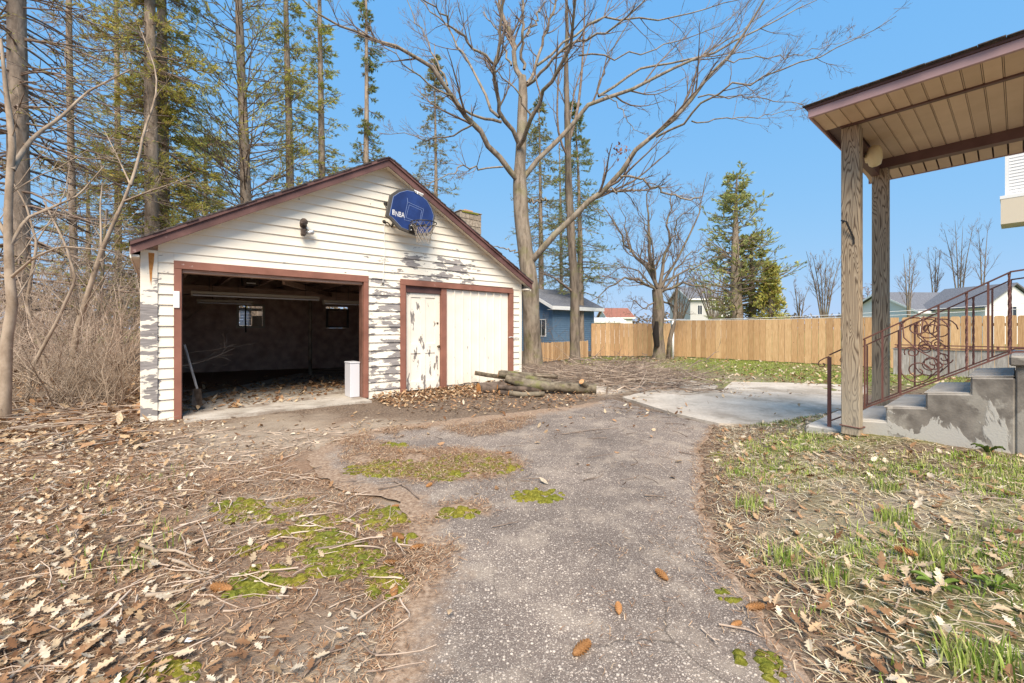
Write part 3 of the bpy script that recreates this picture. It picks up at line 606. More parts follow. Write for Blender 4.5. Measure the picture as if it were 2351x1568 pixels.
def gwin(u0, v0, u1, v1, outside_view):
    x0, z1 = gl(u0, v0, 6.55); x1, z0 = gl(u1, v1, 6.55); fr = MB(); t = 0.06
    for a in ((x0, x1, 6.50, 6.549, z1-t, z1), (x0, x1, 6.50, 6.549, z0, z0+t), (x0, x0+t, 6.502, 6.549, z0+t, z1-t), (x1-t, x1, 6.502, 6.549, z0+t, z1-t)): fr.box(*a)
    f = fr.build('window', M['tube_lamp'] if outside_view else two('dim_frame', (0.10, 0.09, 0.08), (0.16, 0.145, 0.13), 8), GAR)
    gbox('pane', M['clear'], x0+t, x1-t, 6.53, 6.535, z0+t, z1-t, parent=f)
    if outside_view:  # added strips stand in for the neighbour's lap siding seen beyond the pane
        for i in range(6): gbox('view_strip', M['white'], x0+t+.03, x1-t-.28, 6.60, 6.615, z0+t+0.02+i*.085, z0+t+.096+i*.085, parent=f)
        gbox('view_strip', M['tube_lamp'], x0+t+.0, x1-t, 6.60, 6.615, z1-t-.14, z1-t-.06, parent=f)
        gbox('view_strip', M['tube_lamp'], x1-t-.26, x1-t, 6.60, 6.615, z0+t, z0+t+.30, parent=f)
    else: gbox('board', M['interior'], x0, x1, 6.60, 6.64, z0, z1, parent=f)
gwin(543, 697, 608, 753, True); gwin(748, 708, 800, 753, False)
MB().tube([(2.02, 6.53, 2.1), (2.0, 6.52, 1.6), (2.01, 6.50, 1.2)], 0.02, 6).build('cable', M['black'], GAR)
# chimney of blocks on the far slope
cx0, cz = gl(1057, 483, 3.2); cx1, _ = gl(1105, 483, 3.2)
chim = gbox('chimney', M['block'], cx0+.02, cx1-.02, 3.22, 3.22+(cx1-cx0)-.04, 2.6, cz-0.03)
for r in range(5):
    za = cz-0.21*(r+1); zb = za+0.195
    for (xa, xb, ya, yb) in ((cx0, (cx0+cx1)/2-.004+(0.06 if r % 2 else -.06), 3.2, 3.2+(cx1-cx0)), ((cx0+cx1)/2+.004+(0.06 if r % 2 else -.06), cx1, 3.2, 3.2+(cx1-cx0))):
        gbox('block', M['block'], xa, xb, ya, yb, za, zb, parent=chim, bevel=0.006)
gbox('cap', M['block'], cx0-.02, cx1+.02, 3.18, 3.22+(cx1-cx0), cz, cz+.03, parent=chim, bevel=.006)
cm = (cx0+cx1)/2; gbox('flue', M['clay'], cm-.16, cm+.16, 3.32, 3.32+.32, cz+.03, cz+.11, parent=chim, bevel=.01)
mossb = MB(); mossb.box(cx0+.05, cx1-.12, 3.178, 3.19, cz-.035, cz+.012); mossb.build('moss_fringe', M['moss'], chim)

def place_local(o, org=O): o.location = org; o.rotation_euler = (0, 0, ANG); return o
# strip lights, unlit
def strip(u0, v0, u1, v1, y, label):
    x0, za = gl(u0, v0, y); x1, zb = gl(u1, v1, y); t = place_local(empty('strip_light')); z = (za+zb)/2
    MB().box(x0, x1, y-.07, y+.07, z, z+.055).build('housing', M['tube_lamp'], t, bevel=.006)
    MB().box(x0+.01, x0+.035, y-.055, y+.055, z-.05, z-.001).build('lamp_holder', M['tube_lamp'], t); MB().box(x1-.035, x1-.01, y-.055, y+.055, z-.05, z-.001).build('lamp_holder', M['tube_lamp'], t)
    for dy in (-.032, .032): MB().tube([(x0+.036, y+dy, z-.025), (x1-.036, y+dy, z-.025)], .014, 8).build('tube', M['steel_white'], t)
    for xx in (x0+.3, x1-.3): MB().tube([(xx, y, z+.056), (xx, y, 2.33)], .004, 4).build('chain', M['black'], t)
    tag(t, label, 'light', 'strip lights in the garage')
strip(437, 671, 733, 689, 2.6, 'long unlit strip light hanging just inside the open garage bay')
strip(741, 691, 828, 700, 2.6, 'unlit strip light cut off by the right jamb of the bay')
strip(451, 690, 580, 698, 4.2, 'thin unlit strip light in the back of the garage above the window')
# garage door opener and small fittings up under the joists
t = place_local(empty('door_opener')); tag(t, 'dark door opener motor under the garage ceiling joists', 'motor')
x_, z_ = gl(575, 650, 3.4); MB().box(x_-.16, x_+.16, 3.25, 3.6, z_-.05, z_+.14).build('case', M['bronze'], t, bevel=.01); MB().box(x_-.10, x_+.08, 3.22, 3.249, z_-.03, z_-.005).build('label_plate', M['white'], t); MB().bar((x_, 3.25, z_+.1), (x_, .2, z_+.1), .04, .03).build('rail', M['silver'], t)
# white box and shovel in the bay
t = place_local(empty('metal_box')); tag(t, 'tall narrow white metal box standing against the right jamb of the open bay', 'box')
MB().box(2.80, 2.975, 0.10, 0.40, 0.031, 0.66).build('body', M['steel_white'], t, bevel=.006); MB().box(2.792, 2.98, .09, .41, 0.661, 0.685).build('lid', M['steel_white'], t, bevel=.006)
t = place_local(empty('shovel')); tag(t, 'old shovel leaning inside the left jamb of the open bay', 'shovel')
MB().tube([(0.40, 0.62, 1.05), (0.56, 0.50, 0.33)], .017, 8).build('handle', M['greywood'], t)
b = MB(); b.add([(0.50, .50, .36), (0.60, .44, .36), (0.62, .40, .12), (0.56, .38, .04), (0.48, .43, .12), (0.55, .53, .36), (0.56, .46, .10)], [(0, 1, 5), (0, 4, 6), (1, 6, 2), (2, 6, 3), (3, 6, 4), (0, 6, 1), (5, 1, 6), (0, 5, 6)]); b.build('blade', M['bronze'], t)

# floodlight on the gable
t = place_local(empty('floodlight')); tag(t, 'dark bronze motion floodlight high on the cream gable', 'floodlight')
fx, fz = gl(697, 520, -.05)
turned('wall_plate', [(.055, 0), (.055, .025), (.03, .035)], M['bronze'], t, (fx, -.026, fz+.02), (R(90), 0, 0))
turned('lamp_head', [(.02, -.09), (.035, -.06), (.05, 0), (.062, .05), (.058, .06)], M['bronze'], t, (fx-.03, -.14, fz+.045), (R(-62), 0, R(-35)))
MB().tube([(fx, -.05, fz+.02), (fx-.01, -.10, fz+.035)], .014, 8).build('arm', M['bronze'], t); MB().tube([(fx, -.05, fz+.02), (fx+.04, -.09, fz-.06)], .016, 8).build('arm', M['bronze'], t)
MB().box(fx-.055, fx+.015, -.17, -.07, fz-.17, fz-.06).build('sensor', M['bronze'], t, bevel=.012); MB().tube([(fx-.02, -.08, fz), (fx-.02, -.10, fz-.065)], .01, 6).build('arm', M['bronze'], t)
turned('lamp_head', [(.02, -.06), (.04, -.03), (.045, .04), (.03, .06)], M['silver'], t, (fx+.09, -.11, fz-.10), (R(70), 0, R(75)))

# backboard and hoop
BY = -0.37
def c1(x, y, yy=BY): return gl((1120+x/7.129)/1.3067, (540+y/7.129)/1.3067, yy)
M['framegrey'] = plain('dark_grey_rim', (0.075, 0.066, 0.058), .55)
HOOP = place_local(empty('basketball_hoop')); tag(HOOP, 'blue fan-shaped basketball backboard with rim and net on the gable', 'basketball hoop')
out = [c1(*p) for p in [(360, 315), (266, 765), (340, 810), (560, 1050), (920, 1190), (1180, 1180), (1270, 1110), (1322, 770), (1270, 610), (1165, 420), (1050, 315), (880, 205), (700, 168), (510, 215)]]
cxm = sum(p[0] for p in out)/len(out); czm = sum(p[1] for p in out)/len(out)
inn = [(cxm+(x-cxm)*.90+.012, czm+(z-czm)*.90) for x, z in out]; in2 = [(cxm+(x-cxm)*.885+.012, czm+(z-czm)*.885) for x, z in out]
MB().prism(out, lambda x, z: (x, BY, z), lambda x, z: (x, BY+.05, z)).build('frame', M['framegrey'], HOOP, bevel=.006)
MB().prism(inn, lambda x, z: (x, BY-.003, z), lambda x, z: (x, BY-.0005, z)).build('line', M['line'], HOOP)
BB = MB().prism(in2, lambda x, z: (x, BY-.006, z), lambda x, z: (x, BY-.0035, z)).build('panel', M['blueboard'], HOOP)
def rectline(pts, w=.005):
    b = MB(); q = [c1(*p) for p in pts]
    for i in range(len(q)): 
        p, r = q[i], q[(i+1) % len(q)]; b.bar((p[0], BY-.008-.0004*(i % 2), p[1]), (r[0], BY-.008-.0004*(i % 2), r[1]), .003, w, up=(0, 1, 0)) if False else b.bar((p[0], BY-.008-.0004*(i % 2), p[1]), (r[0], BY-.008-.0004*(i % 2), r[1]), w, .002, up=(0, 1, 0))
    return b.build('line', M['line'], HOOP)
rectline([(730, 470), (1070, 625), (1005, 935), (655, 850)]); rectline([(765, 535), (1030, 650), (985, 915), (695, 805)])
MB().bar((c1(722, 385)[0], BY-.009, c1(722, 385)[1]), (c1(730, 470)[0], BY-.009, c1(730, 470)[1]), .008, .002, up=(0, 1, 0)).build('line', M['line'], HOOP)
def text_mesh(name, s, h, mat, parent, loc, squash=1.0):
    cu = bpy.data.curves.new(name, 'FONT'); cu.body = s; cu.size = 1.0; cu.extrude = 0.004; cu.offset = 0.0
    tmp = bpy.data.objects.new(name, cu); COL.objects.link(tmp); dg = bpy.context.evaluated_depsgraph_get(); me = bpy.data.meshes.new_from_object(tmp.evaluated_get(dg))
    bpy.data.objects.remove(tmp); V = np.array([v.co[:] for v in me.vertices]); V -= V.min(0); k = h/V[:, 1].max()
    me.vertices.foreach_set('co', (np.stack([V[:, 0]*k*squash, -V[:, 2]*.3*k+0.0, V[:, 1]*k], 1)).astype(np.float32).ravel()); me.update(); me.materials.clear(); me.materials.append(mat)
    o = bpy.data.objects.new(name, me); link(o, parent); o.location = loc; return o
tx, tz = c1(470, 775); _, tz1 = c1(470, 665); tx2, _ = c1(600, 775)
text_mesh('lettering', 'NBA', tz1-tz, M['white'], HOOP, (tx, BY-.010, tz), (tx2-tx)/((tz1-tz)*1.9))
l0, lz = c1(405, 742); l1, lz1 = c1(455, 640)
emb = MB().box(l0, l1-.004, BY-.010, BY-.007, lz, lz1).build('emblem', M['white'], HOOP)
MB().prism([(l0+.3*(l1-l0), lz+.012), (l0+.5*(l1-l0), lz+.05), (l0+.35*(l1-l0), lz+.09), (l0+.55*(l1-l0), lz1-.01), (l0+.7*(l1-l0), lz1-.03), (l0+.62*(l1-l0), lz+.06), (l0+.75*(l1-l0), lz+.01)], lambda x, z: (x, BY-.0125, z), lambda x, z: (x, BY-.0102, z)).build('figure', M['blueboard'], emb)
q = [c1(*p) for p in [(868, 205), (880, 262), (1045, 362), (1068, 300)]]
lab = MB().prism(q, lambda x, z: (x, BY-.012, z), lambda x, z: (x, BY-.009, z)).build('label_strip', M['white'], HOOP)
for i in range(7):
    f0 = (i+.35)/7.6; xa = q[0][0]+(q[3][0]-q[0][0])*f0; za = q[0][1]+(q[3][1]-q[0][1])*f0
    if i in (2,): continue
    MB().box(xa, xa+.014, BY-.0145, BY-.0122, za-.06, za-.02).build('printed_mark', M['black'], lab)
# bracket, rim, net
rx, rz = c1(860, 1010, BY-.05)
br = MB().box(rx-.085, rx+.085, BY-.055, BY-.0065, rz-.09, rz+.05).build('bracket', M['black'], HOOP, bevel=.01)
for dx, dz in ((-.05, .02), (.05, .02), (-.05, -.06), (.05, -.06)): turned('bolt', [(.014, 0), (.014, .008), (.006, .012)], M['silver'], br, (rx+dx, BY-.056, rz+dz), (R(90), 0, 0), 8)
rr = .235; rc = (rx+.02, BY-.06-rr-.12, rz+.01)
MB().tube([(rc[0]+rr*math.cos(a), rc[1]+rr*math.sin(a), rc[2]) for a in np.linspace(0, 2*math.pi, 29)], .010, 8, False).build('rim', M['black'], HOOP, True)
MB().bar((rx-.04, BY-.05, rz+.02), (rx-.10, rc[1]+.05, rc[2]-.005), .02, .02).bar((rx+.04, BY-.05, rz+.02), (rx+.10, rc[1]+.05, rc[2]-.005), .02, .02).bar((rx, BY-.05, rz-.03), (rx, rc[1]+rr-.02, rc[2]-.01), .06, .015).build('rim_brace', M['black'], HOOP)
def npnt(i, j, n=12):
    prof = [(1.0, 0), (.80, -.09), (.66, -.17), (.58, -.24), (.55, -.31), (.52, -.37)]
    r, dz = prof[j]; a = 2*math.pi*(i+.5*(j % 2))/n; return (rc[0]+rr*r*math.cos(a)+.02*dz, rc[1]+rr*r*math.sin(a), rc[2]+dz)
nb = MB()
for j in range(5):
    for i in range(12):
        nb.tube([npnt(i, j), npnt(i, j+1)], .0045, 4, False); nb.tube([npnt(i, j), npnt(i-1 if j % 2 == 0 else i+1, j+1)], .0045, 4, False)
nb.build('net', M['net'], HOOP)
arms = MB()
for s in (-.28, .28): arms.bar((cxm+s, BY+.051, czm+.1), (cxm+s, -.005, czm+.22), .03, .04).bar((cxm+s, BY+.051, czm-.15), (cxm+s, -.005, czm-.28), .03, .04)
arms.build('mounting_arms', M['black'], HOOP)
# pull cord and old fixings
t = place_local(empty('pull_cord')); tag(t, 'thin white cord hanging down the siding left of the backboard', 'cord')
xa, za = gl(882, 512, -.035); xb, zb = gl(879, 648, -.035)
MB().tube([(xa, -.036, za), (xa+.004, -.04, (za+zb)/2), (xb, -.04, zb)], .006, 5).build('cord', M['white'], t); turned('toggle', [(.012, 0), (.016, .02), (.006, .04)], M['black'], t, (xb, -.04, zb-.04), k=8)
for u, v, nm in ((885, 467, 'round black cable port on the gable left of the backboard'), (882, 509, 'frayed black cable stub below the backboard corner')):
    t = place_local(empty('cable_stub')); tag(t, nm, 'cable stub'); xa, za = gl(u, v, -.03)
    turned('grommet', [(.038, 0), (.034, .02), (.016, .03)], M['black'], t, (xa, -.022, za), (R(90), 0, 0), 10)
    MB().tube([(xa, -.05, za), (xa+.05, -.08, za-.02), (xa+.11, -.06, za-.06)] if v > 480 else [(xa, -.05, za), (xa-.01, -.06, za-.07), (xa+.02, -.04, za-.10)], .012 if v > 480 else .007, 6).build('wire', M['black'], t)

# ------------------------------------------------------------------ porch: roof on posts, steps, railings (same axes; -y runs up the steps)
def porch(o): o.location = P0; o.rotation_euler = (0, 0, ANG); return o
PR = porch(empty('porch_roof')); tag(PR, 'level porch roof with tan soffit and mauve fascia on two timber posts', 'porch roof')
YE = -4.6
def pbox(name, mat, *a, parent=PR, bevel=0.0): return MB().box(*a).build(name, mat, parent, bevel=bevel)
pp = pbox('post', M['post'], -.075, .075, -.075, .075, .215, 3.37, bevel=.006); p2 = pbox('post', M['post'], 1.345, 1.495, -.075, .075, .0, 3.279, bevel=.006)
hk = MB().tube([(-.078, .055, 2.40), (-.12, .06, 2.41), (-.13, .02, 2.39), (-.08, -.03, 2.22), (-.077, -.03, 2.16)], .009, 6).build('hook', M['black'], pp)
MB().tube([(-.083, -.083, .30), (.083, -.09, .29), (.09, .083, .30), (-.083, .083, .31), (-.083, -.083, .30)], .006, 5).build('wire_band', M['iron'], pp)
pbox('trim', M['beam'], -.10, -.05, YE, .08, 3.371, 3.40); pbox('beam', M['beam'], 1.36, 1.48, YE, .12, 3.28, 3.395); pbox('beam', M['beam'], .08, 1.343, .0, .075, 3.20, 3.39)
n = int((0.20-YE)/.112)
for i in range(n):
    y1 = .20-i*.112; y0 = y1-.098
    pbox('soffit_panel', M['soffit'], -.565, -.102, y0, y1, 3.386+.0015*(i % 2), 3.40)
    if y1 < .06: pbox('soffit_panel', M['soffit'], -.048, 1.358, y0, y1, 3.390+.0015*(i % 3), 3.405)
    MB().add([(1.482, y0, 3.372), (2.0, y0, 3.30), (2.0, y1, 3.30), (1.482, y1, 3.372), (1.482, y0, 3.39), (2.0, y0, 3.315), (2.0, y1, 3.315), (1.482, y1, 3.39)], [(0,3,2,1),(4,5,6,7),(0,1,5,4),(1,2,6,5),(2,3,7,6),(3,0,4,7)]).build('soffit_panel', M['soffit'], PR)
pbox('soffit_backing', M['beam'], -.56, 1.99, YE, .20, 3.408, 3.43)
for i in range(n):
    y1 = .20-i*.112-.098
    pbox('soffit_rib', M['soffit'], -.565, -.102, y1-.0105, y1-.0035, 3.391, 3.402)
    if y1 < .06: pbox('soffit_rib', M['soffit'], -.048, 1.358, y1-.0105, y1-.0035, 3.396, 3.406)
pbox('fascia', M['mauve'], -.60, -.568, YE, .222, 3.368, 3.450, bevel=.004); pbox('fascia', M['mauve'], -.5675, 2.0, .203, .222, 3.366, 3.448, bevel=.004); pbox('fascia', M['mauve'], 2.002, 2.03, YE, .222, 3.295, 3.44)
rf = MB().add([(-.63, YE, 3.472), (2.06, YE, 3.472), (2.06, .25, 3.472), (-.63, .25, 3.472), (-.63, YE, 3.478), (.7, YE, 3.75), (2.06, YE, 3.478), (-.63, .25, 3.478), (.7, .25, 3.75), (2.06, .25, 3.478)],
     [(0, 3, 2, 1), (0, 4, 7, 3), (4, 5, 8, 7), (5, 6, 9, 8), (1, 2, 9, 6), (0, 1, 6, 5, 4), (3, 7, 8, 9, 2)]).build('roof', M['shingle'], PR)
pbox('drip_edge', M['beam'], -.612, -.58, YE, .236, 3.4515, 3.4715); pbox('drip_edge', M['beam'], -.579, 2.03, .206, .236, 3.4515, 3.4712)
se = MB()
for i in range(34):
    y1 = .26-i*.145; se.box(-.645-random.uniform(0, .012), -.60, y1-.143, y1, 3.4785, 3.483+random.uniform(0, .005))
se.build('shingle_edge', M['shingle'], rf)
lt = turned('lamp', [(.055, 0), (.06, .02), (.10, .03), (.115, .05), (.115, .09), (.10, .125), (.05, .14)], M['cream_plastic'], PR, (.60, -.001, 3.215), (R(90), 0, 0), 20)
# steps
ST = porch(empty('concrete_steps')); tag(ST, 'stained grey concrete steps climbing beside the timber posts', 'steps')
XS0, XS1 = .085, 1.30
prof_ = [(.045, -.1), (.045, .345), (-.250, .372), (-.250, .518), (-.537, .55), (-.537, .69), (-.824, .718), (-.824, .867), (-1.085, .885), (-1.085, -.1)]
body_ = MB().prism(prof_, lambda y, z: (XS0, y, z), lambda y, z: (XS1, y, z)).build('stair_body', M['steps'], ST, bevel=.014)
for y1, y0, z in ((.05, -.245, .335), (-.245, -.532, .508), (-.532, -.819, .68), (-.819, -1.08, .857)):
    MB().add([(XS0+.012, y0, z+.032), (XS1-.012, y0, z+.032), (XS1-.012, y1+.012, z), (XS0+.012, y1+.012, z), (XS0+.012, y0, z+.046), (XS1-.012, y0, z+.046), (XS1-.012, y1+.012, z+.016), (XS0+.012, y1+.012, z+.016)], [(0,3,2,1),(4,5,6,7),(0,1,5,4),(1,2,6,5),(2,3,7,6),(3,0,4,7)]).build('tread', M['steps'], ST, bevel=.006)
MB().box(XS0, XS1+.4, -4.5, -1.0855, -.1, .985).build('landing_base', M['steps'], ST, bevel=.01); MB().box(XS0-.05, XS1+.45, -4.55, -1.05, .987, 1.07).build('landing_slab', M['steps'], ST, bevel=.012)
MB().box(XS0-.06, XS1+.05, .05, .42, -.1, .232).build('foot_pad', M['steps'], ST, bevel=.012)
# railings
def scroll(cy, cz, r0, r1, a0, turns, x, n=26):
    pts = []
    for i in range(n):
        f = i/(n-1); a = a0+turns*2*math.pi*f; r = r0+(r1-r0)*f; pts.append((x, cy+r*math.cos(a), cz+r*math.sin(a)))
    return pts
def railing(x, label, near):
    rl = porch(empty('stair_railing')); tag(rl, label, 'railing', 'stair railings')
    zt = lambda y: 1.164-.614*(y+.041); zb = lambda y: .462-.624*(y+.05)
    MB().bar((x, .22, zt(.22)+.012), (x, -1.06, zt(-1.06)), .028, .012).bar((x, -1.055, zt(-1.06)), (x, -1.42, zt(-1.06)+.05), .028, .012).bar((x, -1.418, zt(-1.06)+.05), (x, -2.6, zt(-1.06)+.06), .028, .012).build('handrail', M['iron'], rl)
    MB().bar((x, .215, zb(.215)), (x, -1.08, zb(-1.08)), .014, .014).bar((x, -1.08, zb(-1.08)), (x, -2.6, zb(-1.08)+.03), .014, .014).build('bottom_rail', M['iron'], rl)
    nw = MB().box(x-.014, x+.014, .205, .237, .20 if near else .20, .993).build('newel', M['iron'], rl)
    ys = [.06, -.08, -.22, -.355, -.62, -.80, -.93, -1.05, -1.2, -1.35, -1.5]
    for i, y in enumerate(ys):
        za = zb(max(y, -1.08)) if y > -1.08 else zb(-1.08); zz = zt(y) if y > -1.06 else zt(-1.06)+.04
        if i in (5, 7, 9):
            b = MB()
            for k in range(24):     # twisted square bar
                a = k*.55; z = za+(zz-za)*k/23; b.v += [(x+.010*math.cos(a+j*math.pi/2), y+.010*math.sin(a+j*math.pi/2), z) for j in range(4)]
            b.f += [(k*4+j, k*4+(j+1) % 4, k*4+4+(j+1) % 4, k*4+4+j) for k in range(23) for j in range(4)]; b.build('baluster', M['iron'], rl)
        else: MB().box(x-.0075, x+.0075, y-.0075, y+.0075, za, zz).build('baluster', M['iron'], rl)
    ang = lambda pts, nm='scroll': MB().tube(pts, .006, 5).build(nm, M['iron'], rl, True)
    ang([(x, .222, 1.0), (x, .27, .975), (x, .31, .945), (x, .325, .91), (x, .31, .885), (x, .285, .88), (x, .262, .895), (x, .262, .915), (x, .28, .922)])
    c = -.50; zm = (zt(c)+zb(c))/2+.02
    up = scroll(c-.06, zm+.18, .13, .025, R(180), -1.6, x); ang(up); ang(scroll(c+.03, zm+.20, .11, .02, R(0), 1.4, x))
    ang(scroll(c+.02, zm-.22, .125, .022, R(10), -1.7, x)); ang(scroll(c-.08, zm-.13, .075, .015, R(190), 1.5, x)); ang(scroll(c+.06, zm-.04, .06, .012, R(-30), 1.6, x)); ang(scroll(c-.03, zm+.02, .055, .012, R(150), -1.6, x))
    ang([(x, c+.13, zm+.25), (x, c+.12, zm+.10), (x, c+.02, zm-.02), (x, c-.09, zm-.10), (x, c-.12, zm-.2), (x, c-.05, zm-.29)]); ang([(x, c-.02, zm+.31), (x, c+.0, zm+.12), (x, c-.07, zm+.02), (x, c-.13, zm-.02)])
    return rl
railing(.125, 'brown iron stair railing with scrolls on the near side of the steps', True)
railing(1.02, 'brown iron stair railing on the far side of the steps', False)

# ------------------------------------------------------------------ fences, houses and other things behind the yard
ZL = -0.10
def gz1(x, y): return float(ground_z(np.array([x]), np.array([y]))[0])
def fence(p, q, wdt, hgt, label, dog=False, gap=.011, postn=2.4, back=.06):
    p = Vector(p); q = Vector(q); d = (q-p); L = d.length; d.normalize(); nrm = Vector((-d.y, d.x, 0))
    if nrm.dot(Vector((0, 1, 0))) < 0: nrm = -nrm
    f = empty('board_fence', p, math.atan2(d.y, d.x)); tag(f, label, 'fence')
    n = int(L/wdt)
    sgn = 1 if Vector((-d.y, d.x, 0)).dot(nrm) > 0 else -1
    for i in range(n):
        x0 = i*wdt+random.uniform(0, .003); x1 = (i+1)*wdt-gap-random.uniform(0, .003); wz = p+d*(x0)
        zb = gz1(wz.x, wz.y)+.03-p.z+random.uniform(-.012, .012); zt = hgt+random.uniform(-.012, .012)+zb*.5
        y = random.uniform(-.004, .004)
        poly = [(x0, zb), (x1, zb), (x1, zt), (x0, zt)] if not dog else [(x0, zb), (x1, zb), (x1, zt-.035), (x1-.035, zt), (x0+.035, zt), (x0, zt-.035)]
        MB().prism(poly, lambda a, b: (a, y, b), lambda a, b: (a, y+.018*sgn, b)).build('board', M['fence'], f)
    for z in (.3, hgt-.3): MB().box(0, n*wdt, min(.024*sgn, .06*sgn), max(.024*sgn, .06*sgn), z, z+.09).build('rail', M['fence'], f)
    for k in range(int(L/postn)+1):
        x = min(k*postn, n*wdt-.1); MB().box(x, x+.09, min(.062*sgn, .15*sgn), max(.062*sgn, .15*sgn), -.1, hgt-.05).build('post', M['fence'], f)
    return f
F0 = gp(1900, 838, ZL)
def on_line(u, base, d): k = (u-CX)/F; t = (k*base.y-base.x)/(d.x-k*d.y); return base+d*t
Fa = on_line(1546, F0, -BX); Fb = on_line(2068, F0, -BX); Fc = on_line(2560, F0, -BX)
fence(Fa, Fb, .235, 1.80, 'tall tan board fence behind the lawn, between clothesline post and porch')
fence(Fb+BX*-.03, Fc, .235, 1.79, 'tan dog-eared board fence seen through the stair railings', True, .010)
Fl = wp(1358, 0, 21.3); Fl.z = ZL; Fe = Vector(Fa)-AX*0.02; fence(Fl, Fe-Vector((.03, -.02, 0)), .235, 1.66, 'tall tan board fence section behind the old bare apple tree')
La = gp(1236, 832, -.07); Lb = gp(1354, 821, ZL); fence(La, Lb, .16, .80, 'low tan picket fence in front of the blue house', True, .03, 1.6)
# clothesline
t = empty('clothesline_post', gp(1545, 824, ZL)); tag(t, 'white metal clothesline post with a crossbar before the fence', 'post')
MB().tube([(0, 0, -.1), (0, 0, 1.78)], .055, 10).build('pole', M['white'], t, True); MB().tube([(-.75, -.12, 1.80), (.62, .08, 1.83)], .04, 8).build('crossbar', M['silver'], t, True)
cl = gp(1545, 824, ZL)
for i, (o0, o1, zz) in enumerate(((-.4, 1.0, 1.80), (.4, 0.6, 1.62))):
    a = cl+Vector((o0*.6, o0*.3, 1.80)); b = on_line(2420, F0+AX*-(1.2+.5*i), -BX); b.z = zz+.25
    pts = [a.lerp(b, s)+Vector((0, 0, -.10*math.sin(math.pi*s))) for s in np.linspace(0, 1, 14)]
    o = MB().tube(pts, .008, 4).build('clothesline', M['white']); tag(o, ('upper', 'lower')[i]+' white clothesline wire running along the top of the fence', 'wire')
# weathered plank bed
bx0 = on_line(2064, F0+AX*-2.6, -BX); t = empty('plank_wall', (bx0.x, bx0.y, 0), ANG-R(90)); tag(t, 'low grey weathered plank wall with a brown rail behind the stair railings', 'wall')
for i in range(17): MB().box(i*.24, i*.24+.232, 0, .03+random.uniform(0, .006), -.2, .70+random.uniform(-.01, .01)).build('plank', M['greywood'], t)
MB().box(-.10, 4.2, -.04, .06, .715, .745).build('rail', M['iron'], t); MB().box(-.10, 4.2, -.02, .02, .80, .83).build('rail', M['iron'], t)
for i in range(9): MB().box(-.05+i*.5, .0+i*.5, -.012, .012, .746, .80).build('spacer', M['iron'], t)
MB().box(-.12, -.02, -.08, .05, -.2, .70).build('end_post', M['greywood'], t); MB().box(-.16, .02, -.10, .07, .70, .714).build('post_cap', M['greywood'], t)

# houses --------------------------------------------------------------------
def win(parent, x0, x1, z0, z1, y, sgn=-1, ax='x', mat='white'):
    b = MB(); t = .05
    def bx(a0, a1, c0, c1, d0, d1, m, nm, par):
        lo, hi = sorted((y+sgn*d0, y+sgn*d1)); q = MB()
        q.box(a0, a1, lo, hi, c0, c1) if ax == 'x' else q.box(lo, hi, a0, a1, c0, c1); return q.build(nm, M[m], par)
    w_ = bx(x0, x1, z0, z1, -.01, .03, mat, 'window', parent); bx(x0+t, (x0+x1)/2-.02, z0+t, z1-t, .031, .035, 'glass', 'pane', w_); bx((x0+x1)/2+.02, x1-t, z0+t, z1-t, .031, .035, 'glass', 'pane', w_)
# blue house: gable end faces left, long wall faces us
S0 = wp(1269, 0, 24.5); S0.z = ZL; BH = empty('blue_house', S0, ANG); tag(BH, 'small blue lap-sided house with grey shingled roof and white fascia', 'house')
LW, DW, WH = 3.7, 4.4, 2.62
MB().box(0, LW, 0, DW, 0, WH-.02).build('wall', M['blueside'], BH)
MB().prism([(0, WH-.02), (DW, WH-.02), (DW/2, WH+1.25)], lambda a, b: (0.0, a, b), lambda a, b: (LW, a, b)).build('gable', M['blueside'], BH)
for i in range(21):
    z = i*.125; MB().add([(0.02, -.034, z), (LW, -.034, z), (LW, -.006, z+.122), (0.02, -.006, z+.122), (0.02, 0, z), (LW, 0, z), (LW, 0, z+.122), (0.02, 0, z+.122)], [(0, 1, 2, 3), (4, 7, 6, 5), (0, 4, 5, 1), (3, 2, 6, 7), (0, 3, 7, 4), (1, 5, 6, 2)]).build('siding_lap', M['blueside'], BH)
for i in range(31):
    z = i*.125; y0, y1 = (0.02, DW)
    if z > WH-.1: k = (z-WH+.1)/1.25*DW/2; y0, y1 = k+.05, DW-k-.05
    if y1-y0 > .1: MB().add([(-.034, y0, z), (-.034, y1, z), (-.006, y1, z+.122), (-.006, y0, z+.122), (0, y0, z), (0, y1, z), (0, y1, z+.122), (0, y0, z+.122)], [(0, 3, 2, 1), (4, 5, 6, 7), (0, 1, 5, 4), (3, 7, 6, 2), (0, 4, 7, 3), (1, 2, 6, 5)]).build('siding_lap', M['blueside'], BH)
MB().box(-.03, .03, -.03, .03, 0, WH).build('corner_trim', M['blueside'], BH)
win(BH, .52, 1.25, .95, 1.98, -.022, -1, 'y')
